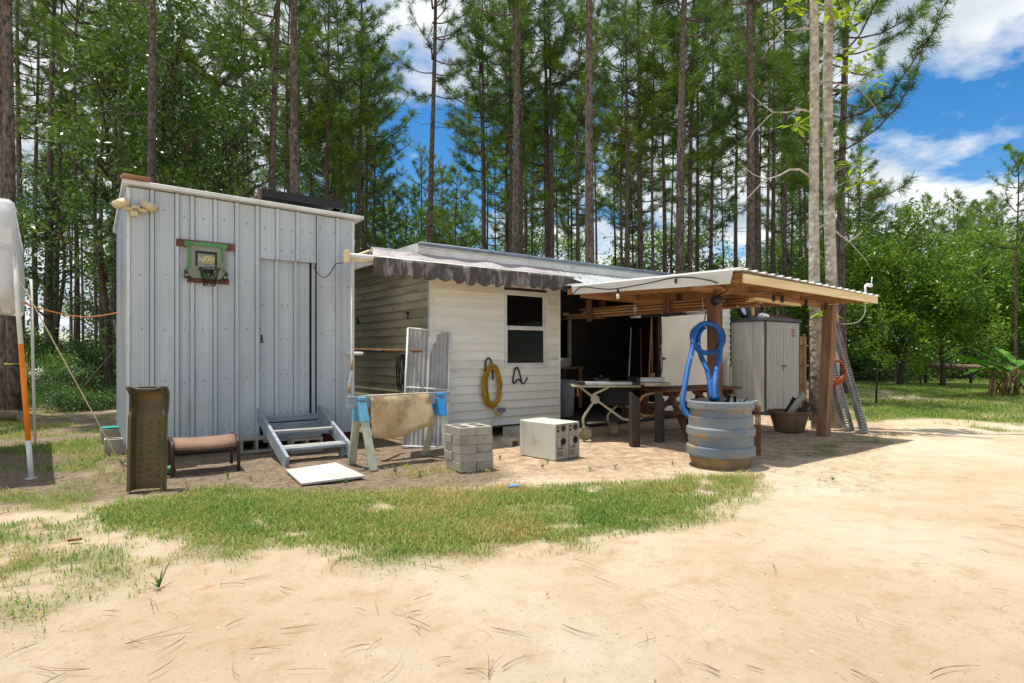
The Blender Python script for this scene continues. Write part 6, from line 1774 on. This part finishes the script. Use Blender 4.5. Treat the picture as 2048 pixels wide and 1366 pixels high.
fr_ = thing('log_rail', 'long horizontal brown log rail on two posts beyond the lawn', 'rail', (0,0,0))
ya = 25.5
a_, b_ = at(1848,731,ya), at(2075,742,ya-1.0)
fr_.location = (a_.x, a_.y, 0); L0 = Vector(fr_.location)
MB().tube([a_-L0, (a_+b_)/2-L0+Vector((0,0,.02)), b_-L0], [.11,.12,.115], 12).build('log', M['log_brown'], fr_, smooth=True)
for p_ in (a_.lerp(b_,.04), a_.lerp(b_,.45), a_.lerp(b_,.97)): MB().tube([(p_.x-L0.x, p_.y-L0.y+.17, -.05), (p_.x-L0.x, p_.y-L0.y+.17, p_.z+.12)], .055, 10).build('post', M['wood_dark'], fr_, smooth=True)
for i, (px, py, h) in enumerate(((1752,806,2.1),(1903,760,1.5),(1842,772,1.3))):
    p_ = spot(px, py)
    o = thing('sapling', 'thin leafy sapling on the edge of the lawn', 'sapling', p_, i, 'saplings by the lawn')
    MB().tube([(0,0,-.03),(.05,.02,h*.5),(.12,.0,h)], [.03,.02,.008], 6).build('stem', M['dark_bark'], o, smooth=True)
    rng = np.random.default_rng(i+50)
    C = np.array([(.1*z_/h+rng.normal(0,.22), rng.normal(0,.22), z_) for z_ in np.linspace(h*.45, h*1.1, 16)])
    V_, F4 = leaf_cloud(C, 26, .13, .055, rng)
    inst('leaves', np_mesh('sapling_leaves', V_, F4, 4, [M['leaf_light'] if i != 2 else M['leaf_yellow']]), o)

# small litter
o = MB().box((-.05,-.03,0),(.05,.03,.02)).build('blue_wrapper', M['blue_litter'], None, spot(1027,977)+Vector((0,0,.015)), .4, bevel=.006); tag(o, 'small pale blue wrapper in the grass edge', 'litter')
def dry_leaf(px, py, s, label):
    p_ = spot(px, py); g = [[(x*s*.4*math.sin(.3+t*2.6), (t-.5)*s*1.6, .001 + .22*s*x*x+.12*s*(t-.5)**2) for x in (-1,0,1)] for t in np.linspace(0,1,5)]
    tag(MB().sheet(g, thick=.001).build('dead_leaf', M['rust'], None, p_, px*.37, smooth=True), label, 'leaf', None)
for (px, py, s) in ((150,1082,.05),): dry_leaf(px, py, s, 'curled brown dead leaf on the sand')
def weed(px, py, h, n, seed):
    p_ = spot(px, py); rd = random.Random(seed); mb = MB()
    for k in range(n):
        a = rd.uniform(0,6.28); e = rd.uniform(.2,1.3); L = h*rd.uniform(.4,1)
        d = Vector((math.cos(a)*math.cos(e), math.sin(a)*math.cos(e), math.sin(e))); s_ = Vector((-math.sin(a), math.cos(a), 0))*.004
        mb.add([s_, d*L*.6+s_*.8+Vector((0,0,.01)), d*L-Vector((0,0,L*.25*math.cos(e))), d*L*.6-s_*.8+Vector((0,0,.01)), -s_], [(0,1,3,4),(1,2,3)])
    o = mb.build('weed', M['leaf_bush'], None, p_); tag(o, 'small wiry weed growing alone from the sand or soil', 'weed', 'weeds in the sand')
for i, (px, py, h, n) in enumerate(((318,1175,.12,12),(318,1173,.28,3),(375,985,.20,10),(455,955,.10,12),(500,960,.08,10),(790,945,.10,22),(840,950,.09,12),(1085,935,.08,10),(1180,940,.10,10),(1230,935,.14,9),(1455,935,.05,10),(1720,860,.10,18),(1690,852,.12,14),(690,968,.10,12),(1770,870,.1,12),(1665,960,.06,12),(246,930,.18,18),(1000,918,.09,14),(1345,930,.08,10),(1095,925,.06,8))): weed(px, py, h, n, i)

# ------------------------------------------------------------------ clutter in the dark bay and on the tables
wb = thing('workbench', 'cluttered workbench along the back of the dark bay', 'workbench', camp_pt(2.75, 1.75, .12), A37)
MB().box((0,0,.82),(1.9,.62,.86)).build('worktop', M['wood_new'], wb)
for x in (.04, 1.82):
    for y in (.04, .54): MB().box((x,y,0),(x+.06,y+.06,.82)).build('leg', M['wood_new'], wb)
MB().box((.1,.05,.25),(1.82,.57,.28)).build('lower_shelf', M['wood_new'], wb)
def small_box(x, y, z, sx, sy, sz, mat, name, label, cat):
    o = thing(name, label, cat, camp_pt(x, y, z), A37+.1)
    MB().box((0,0,0),(sx,sy,sz)).build('carton', M[mat], o, bevel=.006); MB().box((-.004,-.004,sz*.86),(sx+.004,sy+.004,sz+.008)).build('lid', M[mat], o, bevel=.004)
small_box(2.95,1.85,.98,.38,.25,.22,'red_tool','toolbox','red toolbox on the workbench in the dark bay','toolbox')
small_box(3.5,1.9,.98,.3,.28,.30,'sling','carton_box','brown carton on the workbench in the dark bay','box')
small_box(4.05,1.85,.98,.3,.25,.18,'board_white','storage_box','white storage box on the workbench in the dark bay','box')
small_box(3.05,1.85,.40,.5,.4,.32,'teal','storage_crate','teal crate under the workbench in the dark bay','crate')
ht = thing('tyre_ring', 'black tyre hung high on the bay wall', 'tyre', camp_pt(2.62, .42, 1.92), A37)
MB().lathe([(.15,-.04),(.20,-.05),(.23,-.03),(.235,0),(.23,.03),(.20,.05),(.15,.04)], 28, M=Matrix.Rotation(math.pi/2, 4, 'X'), cap0=False, cap1=False).build('tread', M['black_matte'], ht, smooth=True)
for i, (px, py, Yv, col_, lb) in enumerate(((1303,700,11.2,'wood_new','long pale tool handle leaning in the bay'),(1262,725,11.4,'alu','thin metal rod leaning in the bay'))):
    a_ = at(px, py-70, Yv); b__ = at(px-8, 822, Yv)
    o = thing('long_tool', lb, 'tool', (b__.x, b__.y, .12)); MB().tube([(0,0,0), (a_.x-b__.x, a_.y-b__.y, a_.z-.12)], .013, 8).build('handle', M[col_], o, smooth=True); MB().box((-.09,-.015,-.0),(.09,.015,.10)).build('head', M['rust'], o, bevel=.006)
